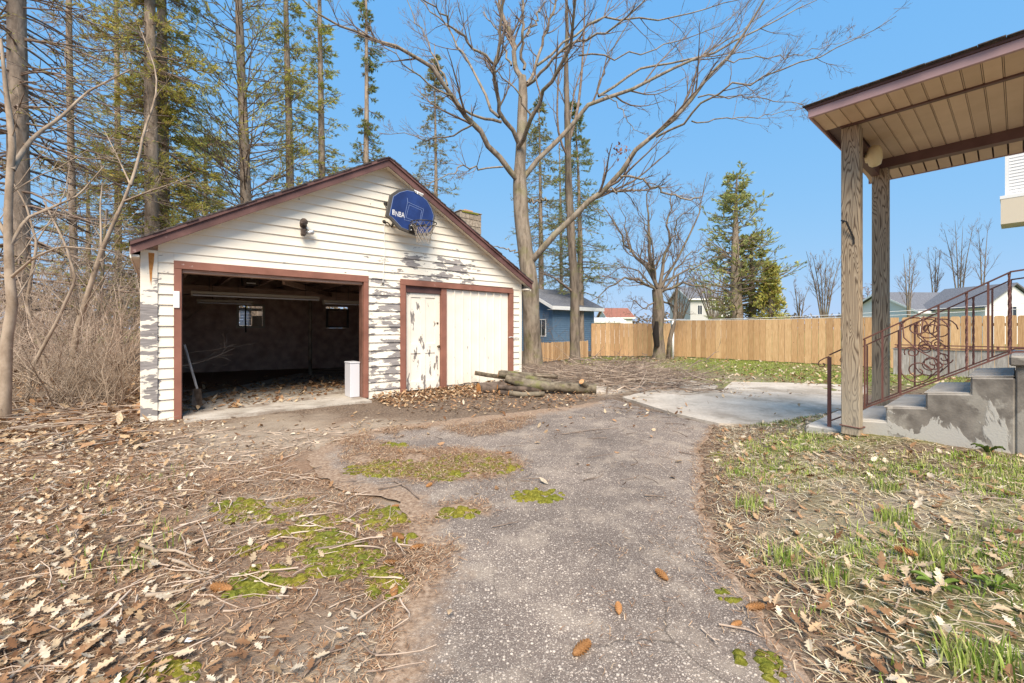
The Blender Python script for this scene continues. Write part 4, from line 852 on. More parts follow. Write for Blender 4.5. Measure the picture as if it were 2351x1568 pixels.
def roof_gable(parent, x0, x1, y0, y1, ze, zrg, ov, mat, th=.12, fascia=True):
    ym = (y0+y1)/2; sl = (zrg-ze)/(ym-y0+ov)
    r = MB(); r.prism([(y0-ov, ze), (ym, zrg), (y1+ov, ze), (y1+ov, ze+th), (ym, zrg+th), (y0-ov, ze+th)], lambda a, b: (x0-ov, a, b), lambda a, b: (x1+ov, a, b)); r = r.build('roof', M[mat], parent)
    if fascia:
        MB().box(x0-ov, x1+ov, y0-ov-.03, y0-ov-.002, ze-.10, ze+th-.01).build('fascia', M['white'], parent)
        for s in (x0-ov-.032, x1+ov+.002): MB().prism([(y0-ov, ze-.10), (ym, zrg-.10), (y1+ov, ze-.10), (y1+ov, ze+th-.02), (ym, zrg+th-.02), (y0-ov, ze+th-.02)], lambda a, b: (s, a, b), lambda a, b: (s+.03, a, b)).build('fascia', M['white'], parent)
        MB().box(x0-ov, x1+ov, y0-ov, y0, ze-.10, ze-.085).build('soffit', M['white'], parent)
    return r
roof_gable(BH, 0, LW, 0, DW, WH-.02, WH+1.22, .45, 'greyroof')
def house(u0, u1, Y, ztop, zridge, wall, roofm, label, rz=0.0, depth=7.0, wins=(), z0=-.5):
    a = wp(u0, 0, Y); b = wp(u1, 0, Y); Lh = (b-a).length; h = empty('house', (a.x, a.y, 0), rz); tag(h, label, 'house')
    MB().box(0, Lh, 0, depth, z0, ztop).build('wall', M[wall], h); MB().prism([(0, ztop), (depth, ztop), (depth/2, zridge)], lambda p, q: (.01, p, q), lambda p, q: (Lh-.01, p, q)).build('gable', M[wall], h)
    roof_gable(h, 0, Lh, 0, depth, ztop+.02, zridge+.1, .4, roofm)
    for (x0, x1, za, zb) in wins: win(h, x0*Lh, x1*Lh, za, zb, 0.0, -1, 'x')
    return h
hw = house(1585, 1650, 62, 5.6, 7.6, 'housegrey', 'greyroof', 'pale two-storey house half hidden behind the apple tree twigs', 0.0, 8, ((.25, .42, 3.4, 4.8), (.75, .88, 3.4, 4.8)))
house(1652, 1679, 62.5, 5.1, 6.2, 'housewhite', 'greyroof', 'narrow white wing of the two-storey house beside the tall pine', 0.0, 5, ((.35, .6, 3.2, 4.6),))
house(1396, 1452, 75, 3.2, 5.0, 'housewhite', 'redroof', 'low house with a red-brown roof beyond the back fence', 0.0, 9, ((.2, .4, 1.4, 2.6),))
house(1366, 1425, 40, 1.95, 2.2, 'housewhite', 'housewhite', 'low white flat-roofed shed just behind the fence top', 0.0, 4)
house(2108, 2292, 44, 3.0, 5.3, 'housewhite', 'greyroof', 'white bungalow with a long grey roof behind the right-hand fence', R(3), 9, ((.75, .85, 1.4, 2.5),))
gw = empty('house_wing', wp(2262, 0, 39)); gw.location.z = 0; tag(gw, 'white front-gabled house wing between railing and neighbouring house', 'house')
MB().prism([(0, -.5), (5.2, -.5), (5.2, 3.4), (2.6, 5.3), (0, 3.4)], lambda a, b: (a, 0, b), lambda a, b: (a, 6, b)).build('wall', M['housewhite'], gw)
for s in (-1, 1): MB().prism([(2.6, 5.42), (2.6+s*3.0, 3.22), (2.6+s*3.0, 3.36), (2.6, 5.56)], lambda a, b: (a, -.3, b), lambda a, b: (a, 6.2, b)).build('roof', M['greyroof'], gw)
win(gw, 2.1, 2.9, 2.4, 3.4, 0.0)
# neighbouring two-storey house cut by the frame
nh = empty('neighbour_house', wp(2317, 0, 15.5)); nh.location.z = 0; nh.rotation_euler = (0, 0, ANG-R(90)); tag(nh, 'tall white lap-sided neighbouring house cut off by the right edge', 'house')
zt_, zb_ = H+(755-350)/F*15.5, H+(755-450)/F*15.5
MB().box(0, 4, .02, 6, zb_, zt_+1.2).build('upper_wall', M['housewhite'], nh)
for i in range(26):
    z = zb_+i*.115; MB().add([(0.0, .0, z), (4, .0, z), (4, .016, z+.112), (0.0, .016, z+.112), (0.0, .02, z), (4, .02, z), (4, .02, z+.112), (0.0, .02, z+.112)], [(0, 1, 2, 3), (4, 7, 6, 5), (0, 4, 5, 1), (3, 2, 6, 7), (0, 3, 7, 4), (1, 5, 6, 2)]).build('siding_lap', M['housewhite'], nh)
MB().box(-.10, -.005, -.01, .10, zb_, zt_+1.2).build('corner_trim', M['white'], nh)
z2_ = H+(755-515)/F*15.5; M['creamsoffit'] = plain('cream_soffit', (0.62, 0.54, 0.42), .6)
MB().box(-.22, 4, -.25, .9, zb_-.12, zb_-.005).build('eave', M['white'], nh); MB().box(-.20, 4, -.24, .9, z2_, zb_-.121).build('eave_box', M['creamsoffit'], nh)
MB().box(.45, 4, .35, 5.5, -.2, z2_-.001).build('lower_wall', M['housewhite'], nh)

# ------------------------------------------------------------------ trees
def grow(P, rad, m, tr, ang, ln, npts=6, up=0.15, wob=0.12, rs=0.6, rtip=0.25, rel=True, flat=None, rmin=.004):
    """m children on each parent polyline; returns polylines and radii"""
    N, n, _ = P.shape; K = N*m
    par = np.repeat(np.arange(N), m); t = rng.uniform(tr[0], tr[1], K)*(n-1); i = np.minimum(t.astype(int), n-2); f = (t-i)[:, None]
    p0 = P[par, i]*(1-f)+P[par, i+1]*f; T = norm(P[par, i+1]-P[par, i]); r0 = rad[par, i]*(1-f[:, 0])+rad[par, i+1]*f[:, 0]
    L = np.linalg.norm(np.diff(P, axis=1), axis=2).sum(1)[par]
    ref = norm(rng.normal(size=(K, 3)));
    if flat is not None: ref[:, 2] *= flat; ref = norm(ref)
    side = norm(ref-(ref*T).sum(1, keepdims=True)*T); a = rng.uniform(ang[0], ang[1], K)[:, None]
    d = norm(np.cos(a)*T+np.sin(a)*side+np.array([0, 0, up])); l = rng.uniform(ln[0], ln[1], K)
    if rel: l = l*L*(1-0.55*t/(n-1))
    step = (l/(npts-1))[:, None]; Q = [p0]
    for k in range(npts-1):
        Q.append(Q[-1]+d*step); d = norm(d+rng.normal(size=(K, 3))*wob+np.array([0, 0, up*.35]))
    Q = np.stack(Q, 1); rr = np.maximum(r0*rs, rmin)
    return Q, rr[:, None]*np.linspace(1, rtip, npts)[None, :]
def obj_tubes(name, parts, mat, parent, ks):
    V, Fq = merge([tubes(P, r, k) for (P, r), k in zip(parts, ks)]); o = mesh_np(name, V, Fq, mat, parent, smooth=True); o['kind'] = 'stuff'; return o
def tree_root(name, base, label, cat='tree', group=None):
    t = empty(name, (0, 0, 0)); tag(t, label, cat, group); return t
def trunk_mesh(parent, pts, rad, mat, n=26, k=14, flare=0.0, name='trunk', knots=0.06):
    P = resample(pts, n); r = np.interp(np.linspace(0, 1, n), np.linspace(0, 1, len(rad)), rad)
    h = P[:, 2]-P[0, 2]
    if flare: r = r*(1+flare*np.exp(-h/0.35))
    V, Q = tubes(P[None], r[None], k)
    c = np.repeat(P, k, 0); ang = np.tile(np.arange(k), n)*2*np.pi/k
    nz = 1+knots*(2*fbm(ang*1.3+3, np.repeat(h, k)*1.2, 0.8, int(P[0, 0]*7) % 91)-1)+flare*.35*np.cos(ang*5)*np.exp(-np.repeat(h, k)/0.3)
    V = c+(V-c)*nz[:, None]; return mesh_np(name, V, Q, mat, parent, smooth=True), P, r
ZF = lambda x, y: ((1200+x/1.679)/1.3067, y/1.679/1.3067)      # reading of limb positions
Z3 = lambda x, y: ((500+x/2.24)/1.3067, y/2.24/1.3067)
def limb(pts, Y0, Y1, r0, r1, n=14, conv=ZF, curve=1.0):
    q = []
    for i, p in enumerate(pts):
        u, v = conv(*p); f = (i/(len(pts)-1))**curve; q.append(wp(u, v, Y0+(Y1-Y0)*f))
    P = resample(q, n); return P, np.linspace(r0, r1, n)
YT = 15.6; oak = tree_root('oak_tree', None, 'big bare spreading tree behind the right corner of the garage')
tb = gp(1224, 836, -.06); tpts = [Vector((tb.x, tb.y, -.15))]+[wp(*ZF(*p), YT) for p in [(655, 1440), (645, 1360), (634, 1290), (612, 1100), (605, 960), (602, 880), (610, 740), (616, 600), (620, 480), (616, 385)]]
trunk_mesh(oak, tpts, [.36, .33, .31, .32, .28, .27, .27, .21, .19, .18, .14], M['oakbark'], 44, 20, .25)
LB = []
def lb(pts, Y1, r0, r1, Y0=YT, conv=ZF): LB.append(limb(pts, Y0, Y1, r0, r1, 16, conv))
lb([(650, 1330), (690, 1300), (760, 1200), (880, 1080), (1000, 985), (1100, 880), (1200, 750), (1300, 670), (1400, 580), (1500, 470), (1550, 390), (1640, 310), (1700, 220), (1760, 120), (1840, -20), (1900, -120)], 12.5, .19, .035)
lb([(1110, 890), (1200, 908), (1300, 955), (1400, 985), (1515, 997)], 13.0, .06, .035, 14.3)
lb([(1050, 960), (1130, 955), (1240, 960)], 14.0, .05, .02, 14.4)
lb([(1290, 690), (1400, 640), (1480, 560), (1550, 490), (1700, 430), (1900, 360), (2100, 290), (2351, 165), (2500, 80)], 10.5, .06, .01, 13.9)
lb([(1500, 490), (1700, 495), (1850, 500), (2050, 540), (2150, 560)], 12.0, .035, .008, 13.4)
lb([(1470, 610), (1600, 600), (1750, 590), (1900, 570), (2060, 540)], 15.0, .035, .008, 13.6)
lb([(620, 900), (650, 860), (750, 740), (850, 630), (920, 560), (1000, 485), (1100, 478), (1200, 430), (1300, 370), (1450, 320), (1600, 240), (1750, 170), (1900, 90), (2100, 0)], 17.5, .15, .02)
lb([(1000, 485), (1150, 390), (1250, 340), (1400, 322), (1500, 290), (1650, 200), (1800, 100), (1900, 20), (1960, -60)], 19.5, .08, .012, 16.3)
lb([(1000, 480), (1030, 350), (1060, 250), (1130, 150), (1180, 40), (1220, -60)], 15.5, .05, .012, 16.3)
lb([(1020, 480), (1080, 510), (1130, 580), (1170, 650), (1240, 675)], 15.2, .035, .012, 16.3)
lb([(596, 740), (625, 680), (660, 590), (730, 470), (800, 360), (850, 240), (865, 130), (880, 0), (890, -120)], 11.5, .13, .045, 15.4)
lb([(660, 580), (600, 480), (540, 410), (430, 330), (380, 270), (330, 180)], 13.5, .05, .01, 14.6)
lb([(600, 730), (575, 690), (520, 620), (487, 520), (480, 420), (480, 320), (500, 160), (520, 0), (530, -120)], 13.0, .13, .05)
lb([(510, 615), (400, 592), (330, 552), (270, 510), (150, 430), (50, 340), (0, 300), (-120, 200)], 12.5, .08, .015, 14.9)
lb([(605, 920), (565, 880), (500, 790), (420, 690), (350, 600), (290, 520), (230, 420), (150, 340), (60, 270), (-10, 235), (-130, 190), (-330, 110), (-420, 70), (-510, -20)], 12.0, .17, .03)
lb([(520, 840), (400, 842), (310, 835), (240, 880), (120, 940)], 12.6, .05, .015, 15.0)
lb([(370, 625), (280, 680), (150, 720), (0, 665), (-110, 690)], 16.0, .05, .008, 14.2)
lb([(240, 430), (200, 330), (150, 220), (100, 130), (30, 0), (0, -80)], 15.5, .05, .012, 13.3)
lb([(500, 590), (440, 500), (370, 370), (320, 290), (270, 170), (180, 80), (90, -20), (30, -100)], 18.5, .085, .02, 15.2)
lb([(478, 330), (360, 220), (250, 120), (130, 10), (60, -60)], 11.8, .07, .02, 14.2)
lb([(612, 420), (596, 340), (570, 230), (540, 130), (500, 0), (470, -120)], 16.5, .15, .08)
lb([(625, 350), (622, 200), (615, 0), (612, -120)], 15.0, .09, .06)
lb([(640, 420), (662, 385), (700, 270), (740, 140), (790, 0), (820, -100)], 17.2, .10, .05)
lb([(640, 430), (675, 395), (760, 300), (870, 215), (1000, 180), (1080, 130), (1200, 30), (1260, -40)], 13.0, .09, .03)
lb([(690, 330), (800, 240), (900, 150), (1000, 90), (1150, 85), (1350, 85), (1500, 60), (1700, 0), (1850, -60)], 17.5, .075, .015, 16.0)
lb([(640, 180), (690, 90), (730, 0)], 16.5, .05, .03, 15.6)
lb([(420, 60), (470, 130), (530, 230), (560, 330)][::-1], 18.0, .06, .03, 15.6)
lb([(900, 280), (1000, 285), (1150, 285), (1290, 250), (1450, 190), (1600, 130), (1750, 30)], 16.0, .045, .01, 14.5)
lb([(1640, 300), (1780, 300), (1950, 290), (2100, 250), (2300, 190)], 12.2, .03, .006, 12.9)
lb([(640, 1012), (700, 1008), (745, 1012)], 15.2, .055, .06)
lb([(595, 1270), (540, 1255), (480, 1245), (440, 1220)], 14.5, .05, .01)
LP = np.stack([a for a, _ in LB]); LR = np.stack([b for _, b in LB])*.66
LP[:, 1:-1] += (rng.normal(size=LP[:, 1:-1].shape)*np.array([.06, .06, .06]))*(1-np.linspace(0, .4, 14))[None, :, None]
obj_tubes('limbs', [(LP, LR)], M['oakbark'], oak, [9])
c1_ = grow(LP[:-2], LR[:-2], 12, (.25, .98), (.35, .95), (.16, .38), 7, .16, .10, .55, .25); c2_ = grow(*c1_, 5, (.2, .98), (.35, .9), (.3, .65), 5, .10, .12, .6, .4, rmin=.005); c3_ = grow(*c2_, 3, (.3, 1.0), (.3, .8), (.35, .7), 4, .08, .12, .7, .5, rmin=.004)
obj_tubes('twigs', [c1_, c2_, c3_], M['twig'], oak, [5, 4, 3])
# clinging leaves
def leaf_faces(C, size, n_dir=None, cols=None, asp=.5, fold=True):
    """little diamond leaves at points C"""
    K = len(C); d = norm(rng.normal(size=(K, 3))); 
    if n_dir is not None: d = norm(d*.6+n_dir)
    s = norm(np.cross(d, norm(rng.normal(size=(K, 3))))); nn = np.cross(d, s); sz = (size*rng.uniform(.6, 1.3, K))[:, None]
    V = np.stack([C, C+d*sz*.5+s*sz*asp*.5+nn*sz*.06, C+d*sz, C+d*sz*.5-s*sz*asp*.5+nn*sz*.06], 1).reshape(-1, 3)
    b = np.arange(K)[:, None]*4; Q = b+np.array([[0, 1, 2, 3]]); col = np.repeat(cols, 4, 0) if cols is not None else None; return V, Q, col
pc = wp(*ZF(1105, 760), 14.3); C = np.array(pc)+rng.normal(size=(40, 3))*np.array([.18, .18, .14]); V, Q, cc = leaf_faces(C, .14, None, np.tile([[.28, .13, .08]], (40, 1)))
mesh_np('clinging_leaves', V, Q, M['leafcol'], oak, col=cc)

# second, thinner trunk with ragged bark
t2 = tree_root('bare_tree', None, 'thin bare tree with ragged bark standing right of the big tree')
b0 = gp(1320, 834, -.09); Yb = b0.y
tp = [Vector((b0.x, b0.y, -.2))]+[wp(*ZF(*p), Yb) for p in [(880, 1420), (868, 1300), (858, 1100), (848, 900), (846, 700), (840, 500), (836, 300), (842, 150), (838, -60)]]
trunk_mesh(t2, tp, [.22, .20, .18, .165, .16, .13, .12, .09, .07, .05], M['greybark'], 34, 14, .2, knots=.22)
l2 = [limb(p, Yb, Yb+dy, r, r*.3, 12) for p, dy, r in [([(850, 720), (895, 560), (915, 380), (925, 200), (935, -40)], 1, .07), ([(850, 800), (800, 700), (790, 560), (800, 350), (870, 150), (880, -50)], -1, .05), ([(870, 1470), (780, 1400), (700, 1370)], -1.5, .05), ([(850, 640), (880, 450), (950, 250), (990, 60)], 1.5, .04), ([(845, 560), (790, 420), (740, 300)], 1, .03)]]
LP2 = np.stack([a for a, _ in l2]); LR2 = np.stack([b for _, b in l2]); k1 = grow(LP2, LR2, 9, (.1, .98), (.4, .9), (.12, .3), 6, .15, .1, .5); k2 = grow(*k1, 4, (.2, 1), (.4, .9), (.3, .6), 5, .1, .1, .6)
obj_tubes('branches', [(LP2, LR2), k1, k2], M['twig'], t2, [6, 4, 3])

# old apple tree by the fence
ap = tree_root('apple_tree', None, 'old bare apple tree with a hollow dark trunk before the fence')
a0 = gp(1513, 824, ZL); Ya = a0.y; AXY = Ya
Z5 = lambda x, y: ((1600+x/2.412)/1.3067, (450+y/2.412)/1.3067)
trunk_mesh(ap, [Vector((a0.x-.0, a0.y, -.2)), wp(*Z5(915, 1400), Ya), wp(*Z5(900, 1250), Ya), wp(*Z5(905, 1120), Ya), wp(*Z5(900, 1010), Ya)], [.27, .21, .23, .25, .21], M['greybark'], 20, 14, .2, knots=.4)
la = [limb(p, Ya, Ya+dy, r*.78, r*.15, 12, Z5) for p, dy, r in [
    ([(905, 1010), (860, 900), (800, 830), (720, 760), (660, 660), (600, 560), (540, 480), (500, 400)], 1.5, .12), ([(900, 1000), (840, 800), (830, 650), (835, 500), (830, 330), (850, 260)], 0, .13), ([(910, 1010), (940, 850), (980, 700), (970, 560), (1000, 430), (1000, 300)], 1, .12),
    ([(890, 1030), (830, 980), (740, 935), (660, 930), (560, 980), (470, 1060), (420, 1090)], -1.5, .09), ([(920, 1030), (980, 980), (1080, 970), (1200, 985), (1300, 1020), (1420, 1060)], -1, .09), ([(930, 1020), (1010, 920), (1120, 880), (1260, 800), (1380, 740)], .5, .08),
    ([(920, 1000), (1000, 860), (1080, 700), (1160, 560), (1220, 400), (1230, 250), (1260, 160)], 1.5, .09), ([(700, 740), (690, 620), (650, 500), (610, 340)], 2, .05), ([(980, 680), (1050, 520), (1150, 420), (1230, 370)], -1, .05), ([(900, 1000), (850, 700), (760, 460), (720, 350)], -1.2, .06),
    ([(880, 1100), (800, 1150), (740, 1080), (700, 1130), (690, 1200)], -1, .05), ([(930, 1090), (1010, 1130), (1060, 1180), (1150, 1190)], 1, .05), ([(900, 1020), (780, 880), (640, 850), (560, 880), (510, 960)], 1, .06), ([(940, 1000), (1060, 820), (1160, 740), (1300, 660)], 1.5, .06)]]
LPa = np.stack([a for a, _ in la]); LRa = np.stack([b for _, b in la]); LPa[:, 1:-1] += rng.normal(size=LPa[:, 1:-1].shape)*.06
k1 = grow(LPa, LRa, 17, (.12, .98), (.5, 1.2), (.2, .42), 6, .22, .16, .45, .3); k2 = grow(*k1, 7, (.2, 1), (.5, 1.1), (.3, .6), 5, .12, .16, .6); k3 = grow(*k2, 4, (.2, 1), (.4, 1.), (.35, .7), 4, .1, .15, .7, rmin=.0045)
obj_tubes('limbs', [(LPa, LRa)], M['greybark'], ap, [7]); obj_tubes('twigs', [k1, k2, k3], M['twig'], ap, [4, 3, 3])
mesh_np('hollow', *(lambda V, Q: (V, Q))(*tubes(np.array([[tuple(wp(*Z5(895, 1420), Ya-.20)), tuple(wp(*Z5(885, 1330), Ya-.25)), tuple(wp(*Z5(893, 1240), Ya-.24))]]), np.array([[.12, .15, .08]]), 8)), plain('dark_hollow', (.018, .014, .012), .95), ap, smooth=True)  # near-black tube set on the trunk where the hollow is
s2 = trunk_mesh(ap, [Vector(gp(1535, 823, ZL)), wp(*Z5(985, 1380), Ya), wp(*Z5(1020, 1250), Ya), wp(*Z5(1030, 1080), Ya+.3), wp(*Z5(1050, 900), Ya+.5)], [.12, .10, .09, .07, .04], M['greybark'], 14, 8, name='side_stem')

# conifers ----------------------------------------------------------------
def conifer(pts, rad, crown, label, name='spruce_tree', nb=110, lmax=2.2, el=(-.15, .25), dens=8, sub=9, ncol=(.135, .135, .035), cl=.16, top_pt=True, bias=None, bare=0.0, group='conifers behind the garage', bmat='sprucebark', prof=None, droop=-.10, nw=.30):
    """crown=(z0,z1) heights in the trunk where branches sit"""
    t = tree_root(name, None, label, 'tree', group); tr_, P, r = trunk_mesh(t, pts, rad, M[bmat], 24, 10, knots=.1)
    z = rng.uniform(0, 1, nb)**.9; zz = crown[0]+(crown[1]-crown[0])*z; zz = np.sort(zz); f = (zz-crown[0])/(crown[1]-crown[0])
    base = np.stack([np.interp(zz, P[:, 2], P[:, i]) for i in range(3)], 1); r0 = np.interp(zz, P[:, 2], r)
    az = rng.uniform(0, 2*np.pi, nb) if bias is None else rng.normal(bias[0], bias[1], nb)
    L = lmax*(prof(f) if prof else (1-f*.8))*rng.uniform(.55, 1.1, nb)
    e = rng.uniform(el[0], el[1], nb); d = np.stack([np.cos(az)*np.cos(e), np.sin(az)*np.cos(e), np.sin(e)], 1)
    Q = [base]; st = (L/6)[:, None]
    for k in range(6):
        Q.append(Q[-1]+d*st); d = norm(d+np.array([0, 0, droop+.06*k])+rng.normal(size=(nb, 3))*.06)
    B = np.stack(Q, 1); BR = np.maximum(r0*.16, .012)[:, None]*np.linspace(1, .25, 7)[None]
    T1 = grow(B, BR, sub, (.2, 1.0), (.6, 1.15), (.22, .5), 5, -.03, .10, .6, .4, flat=.25, rmin=.005)
    obj_tubes('branches', [(B, BR), T1], M['twig'], t, [4, 3])
    # needle sprays along the side twigs and branch ends
    P1 = T1[0]; N1 = len(P1); keep = rng.uniform(size=N1) > bare*.7; P1 = P1[keep]; N1 = len(P1)
    cl_n = vnoise(P1[:, 2, 2]*1.0+7, P1[:, 2, 0]+P1[:, 2, 1], .7, 5); P1 = P1[cl_n > .18]; N1 = len(P1)
    if N1:
        k = int(dens*1.7); idx = np.repeat(np.arange(N1), k); tt = rng.uniform(.1, 1, N1*k)*4; i = np.minimum(tt.astype(int), 3); fr = (tt-i)[:, None]
        C = P1[idx, i]*(1-fr)+P1[idx, i+1]*fr; dr = norm(P1[idx, i+1]-P1[idx, i]); C = C+rng.normal(size=C.shape)*.02
        g = rng.uniform(.55, 1.45, len(C))[:, None]; hue = rng.uniform(-.2, .2, len(C))[:, None]
        colr = np.array([ncol])*2.5*g*(1+hue*np.array([[1., 0, -.5]])); dead = rng.uniform(size=len(C)) < .10; colr[dead] = np.array([.34, .21, .12])
        V, Qf, cc = leaf_faces(C, cl*.82, dr*1.3+np.array([0, 0, .2]), colr, nw*.62); mesh_np('needles', V, Qf, M['needle'], t, col=cc)
    return t
def ctr(pts, Y, conv=None): return [wp(*(conv(*p) if conv else p), Y) for p in pts]
# pixel readings of trunks -> trunks standing at several depths behind the garage
conifer(ctr([(595, 900), (588, 600), (566, 520), (560, 300), (553, 150), (548, 0), (545, -200), (543, -420)], 19), [.30, .27, .24, .2, .17, .14, .10, .05], (3.0, 24.0), 'tall upswept pine behind the left roof slope', nb=190, lmax=4.6, el=(.25, .8), ncol=(.20, .19, .045), prof=lambda f: 1-f*.55, sub=10, dens=9, cl=.19, bare=.2, droop=-.02)
conifer(ctr([(672, 900), (668, 560), (664, 300), (658, 100), (654, -150), (652, -300)], 21), [.22, .21, .18, .14, .10, .05], (3.5, 23.0), 'slim spruce trunk second from the left behind the roof', nb=170, lmax=2.2, el=(-.1, .35), ncol=(.17, .17, .04), bare=.15, dens=9, cl=.17)
conifer(ctr([(742, 900), (740, 520), (738, 300), (735, 100), (732, -100), (730, -260)], 22), [.21, .2, .17, .14, .09, .05], (3.5, 22.0), 'slim spruce with yellow-green tufts left of the ridge', nb=160, lmax=2.1, el=(-.1, .3), ncol=(.18, .185, .045), bare=.2, dens=9, cl=.17)
conifer(ctr([(842, 900), (839, 480), (842, 250), (841, 50), (839, -120), (838, -180)], 23), [.22, .2, .17, .12, .07, .03], (4.5, 22.5), 'narrow dark spruce rising just left of the garage ridge', nb=190, lmax=2.1, el=(-.35, .0), ncol=(.10, .115, .035), prof=lambda f: (1-f*.85)*(.7+.3*np.sin(f*40)), dens=10, sub=10, cl=.14)
conifer(ctr([(1000, 900), (1000, 590), (1001, 400), (999, 250), (998, 140), (998, 100)], 24), [.2, .18, .14, .10, .05, .02], (5.0, 17.0), 'sparse spruce behind the garage between ridge and chimney', nb=150, lmax=2.6, el=(-.25, .1), ncol=(.12, .115, .045), bare=.25, dens=9, sub=9, prof=lambda f: (1-f*.9), cl=.15)
conifer(ctr([(1243, 900), (1242, 560), (1240, 400), (1238, 270), (1236, 215)], 27), [.22, .2, .15, .08, .02], (4.5, 16.0), 'sparse spruce half hidden behind the big bare tree', nb=170, lmax=2.9, el=(-.3, .05), ncol=(.125, .125, .045), bare=.2, dens=9, sub=9, prof=lambda f: (1-f*.85), cl=.16)
conifer(ctr([(1334, 900), (1332, 560), (1328, 400), (1322, 300), (1318, 240)], 26), [.25, .22, .16, .08, .02], (3.5, 15.2), 'spruce with bare lower limbs behind the thin ragged tree', nb=190, lmax=3.1, el=(-.3, .05), ncol=(.11, .125, .045), dens=10, sub=10, bare=.12, prof=lambda f: np.where(f < .35, .8, 1.1-f), cl=.17)
conifer(ctr([(1290, 900), (1288, 560), (1286, 420), (1284, 330)], 30), [.15, .13, .10, .03], (3.0, 14.5), 'faint far spruce between the two bare trunks', nb=90, lmax=2.2, el=(-.3, .0), ncol=(.12, .125, .05), dens=8, sub=8, bare=.4)
conifer(ctr([(44, 960), (44, 640), (42, 400), (40, 200), (38, 0), (36, -250)], 10.5), [.24, .22, .21, .19, .17, .13], (1.6, 12.5), 'thick grey conifer trunk with bare drooping limbs at the left edge', nb=190, lmax=3.6, el=(-.25, .1), ncol=(.15, .14, .045), bare=.8, dens=8, sub=8, prof=lambda f: 1-.3*f, cl=.12)
conifer(ctr([(172, 940), (170, 600), (164, 400), (160, 200), (158, 0), (157, -200)], 14), [.12, .11, .10, .09, .08, .05], (2.0, 16.0), 'thin reddish conifer trunk right of the thick left trunk', nb=120, lmax=1.9, el=(-.3, .1), ncol=(.17, .12, .05), bare=.6, dens=8, sub=8, prof=lambda f: 1-.3*f, cl=.13)
conifer(ctr([(352, 940), (350, 600), (348, 400), (346, 200), (344, 0), (343, -250)], 15.5), [.26, .24, .22, .2, .16, .10], (1.5, 18.0), 'dense yellow-green hemlock with twin trunks left of the garage', name='hemlock_tree', nb=260, lmax=2.9, el=(-.35, .15), ncol=(.20, .185, .045), dens=13, sub=15, bare=.08, prof=lambda f: .75+.25*np.sin(f*23)-.25*f, cl=.15)
conifer(ctr([(378, 940), (376, 600), (374, 300), (372, 100), (370, -200)], 17), [.24, .22, .2, .17, .10], (1.5, 20.0), 'dense hemlock stem just right of the twin trunk', name='hemlock_tree', nb=190, lmax=2.9, el=(-.35, .15), ncol=(.185, .18, .045), dens=11, sub=12, bare=.1, prof=lambda f: .8-.25*f, cl=.16)
conifer(ctr([(275, 940), (272, 600), (270, 300), (268, 100), (266, -100)], 20), [.16, .15, .13, .1, .06], (1.5, 20.0), 'hemlock deeper in the wood between the left trunks', name='hemlock_tree', nb=140, lmax=2.6, el=(-.3, .1), ncol=(.19, .17, .05), dens=9, sub=10, bare=.35, cl=.17, prof=lambda f: .9-.2*f)
conifer(ctr([(475, 900), (473, 600), (471, 400), (470, 320)], 24), [.2, .18, .12, .04], (1.5, 13.5), 'low dense hemlock behind the left roof slope', name='hemlock_tree', nb=200, lmax=3.6, el=(-.25, .1), ncol=(.17, .165, .045), dens=11, sub=12, bare=.05, prof=lambda f: 1-.6*f, cl=.19)
conifer(ctr([(205, 940), (203, 640), (202, 480), (200, 380)], 19), [.15, .13, .09, .03], (1.0, 10.5), 'low brownish hemlock in the undergrowth left of the garage', name='hemlock_tree', nb=150, lmax=2.6, el=(-.25, .1), ncol=(.17, .145, .05), dens=9, sub=10, bare=.3, prof=lambda f: 1-.5*f, cl=.16)
# pine and yellow shrub behind the fence
conifer(ctr([(1692, 760), (1690, 700), (1688, 560), (1690, 450), (1692, 405)], 38), [.55, .5, .35, .18, .05], (2.0, 15.3), 'broad pine with upturned tufts behind the board fence', name='pine_tree', nb=150, lmax=5.6, el=(.0, .45), ncol=(.165, .17, .06), dens=7, sub=9, cl=.38, group=None, prof=lambda f: np.where(f < .3, .95, 1.1-f*.85)*(.55+.6*vnoise(f*9, f*0, 1., 4)), droop=.0, nw=.36)
conifer(ctr([(1770, 760), (1770, 700), (1769, 640), (1768, 600)], 36), [.2, .16, .1, .04], (.5, 6.6), 'rounded yellow-green shrub beside the pine behind the fence', name='shrub', nb=170, lmax=2.0, el=(.1, 1.2), ncol=(.22, .21, .06), dens=6, sub=9, cl=.26, group=None, prof=lambda f: 1.0-f*.7, nw=.5)
conifer(ctr([(1728, 760), (1727, 690), (1726, 600), (1725, 545)], 39), [.4, .3, .18, .05], (.5, 9.8), 'lower pine filling the gap right of the broad pine', name='pine_tree', nb=120, lmax=3.0, el=(-.05, .4), ncol=(.155, .16, .05), dens=11, sub=9, cl=.34, group=None, prof=lambda f: 1.0-f*.6, nw=.42)

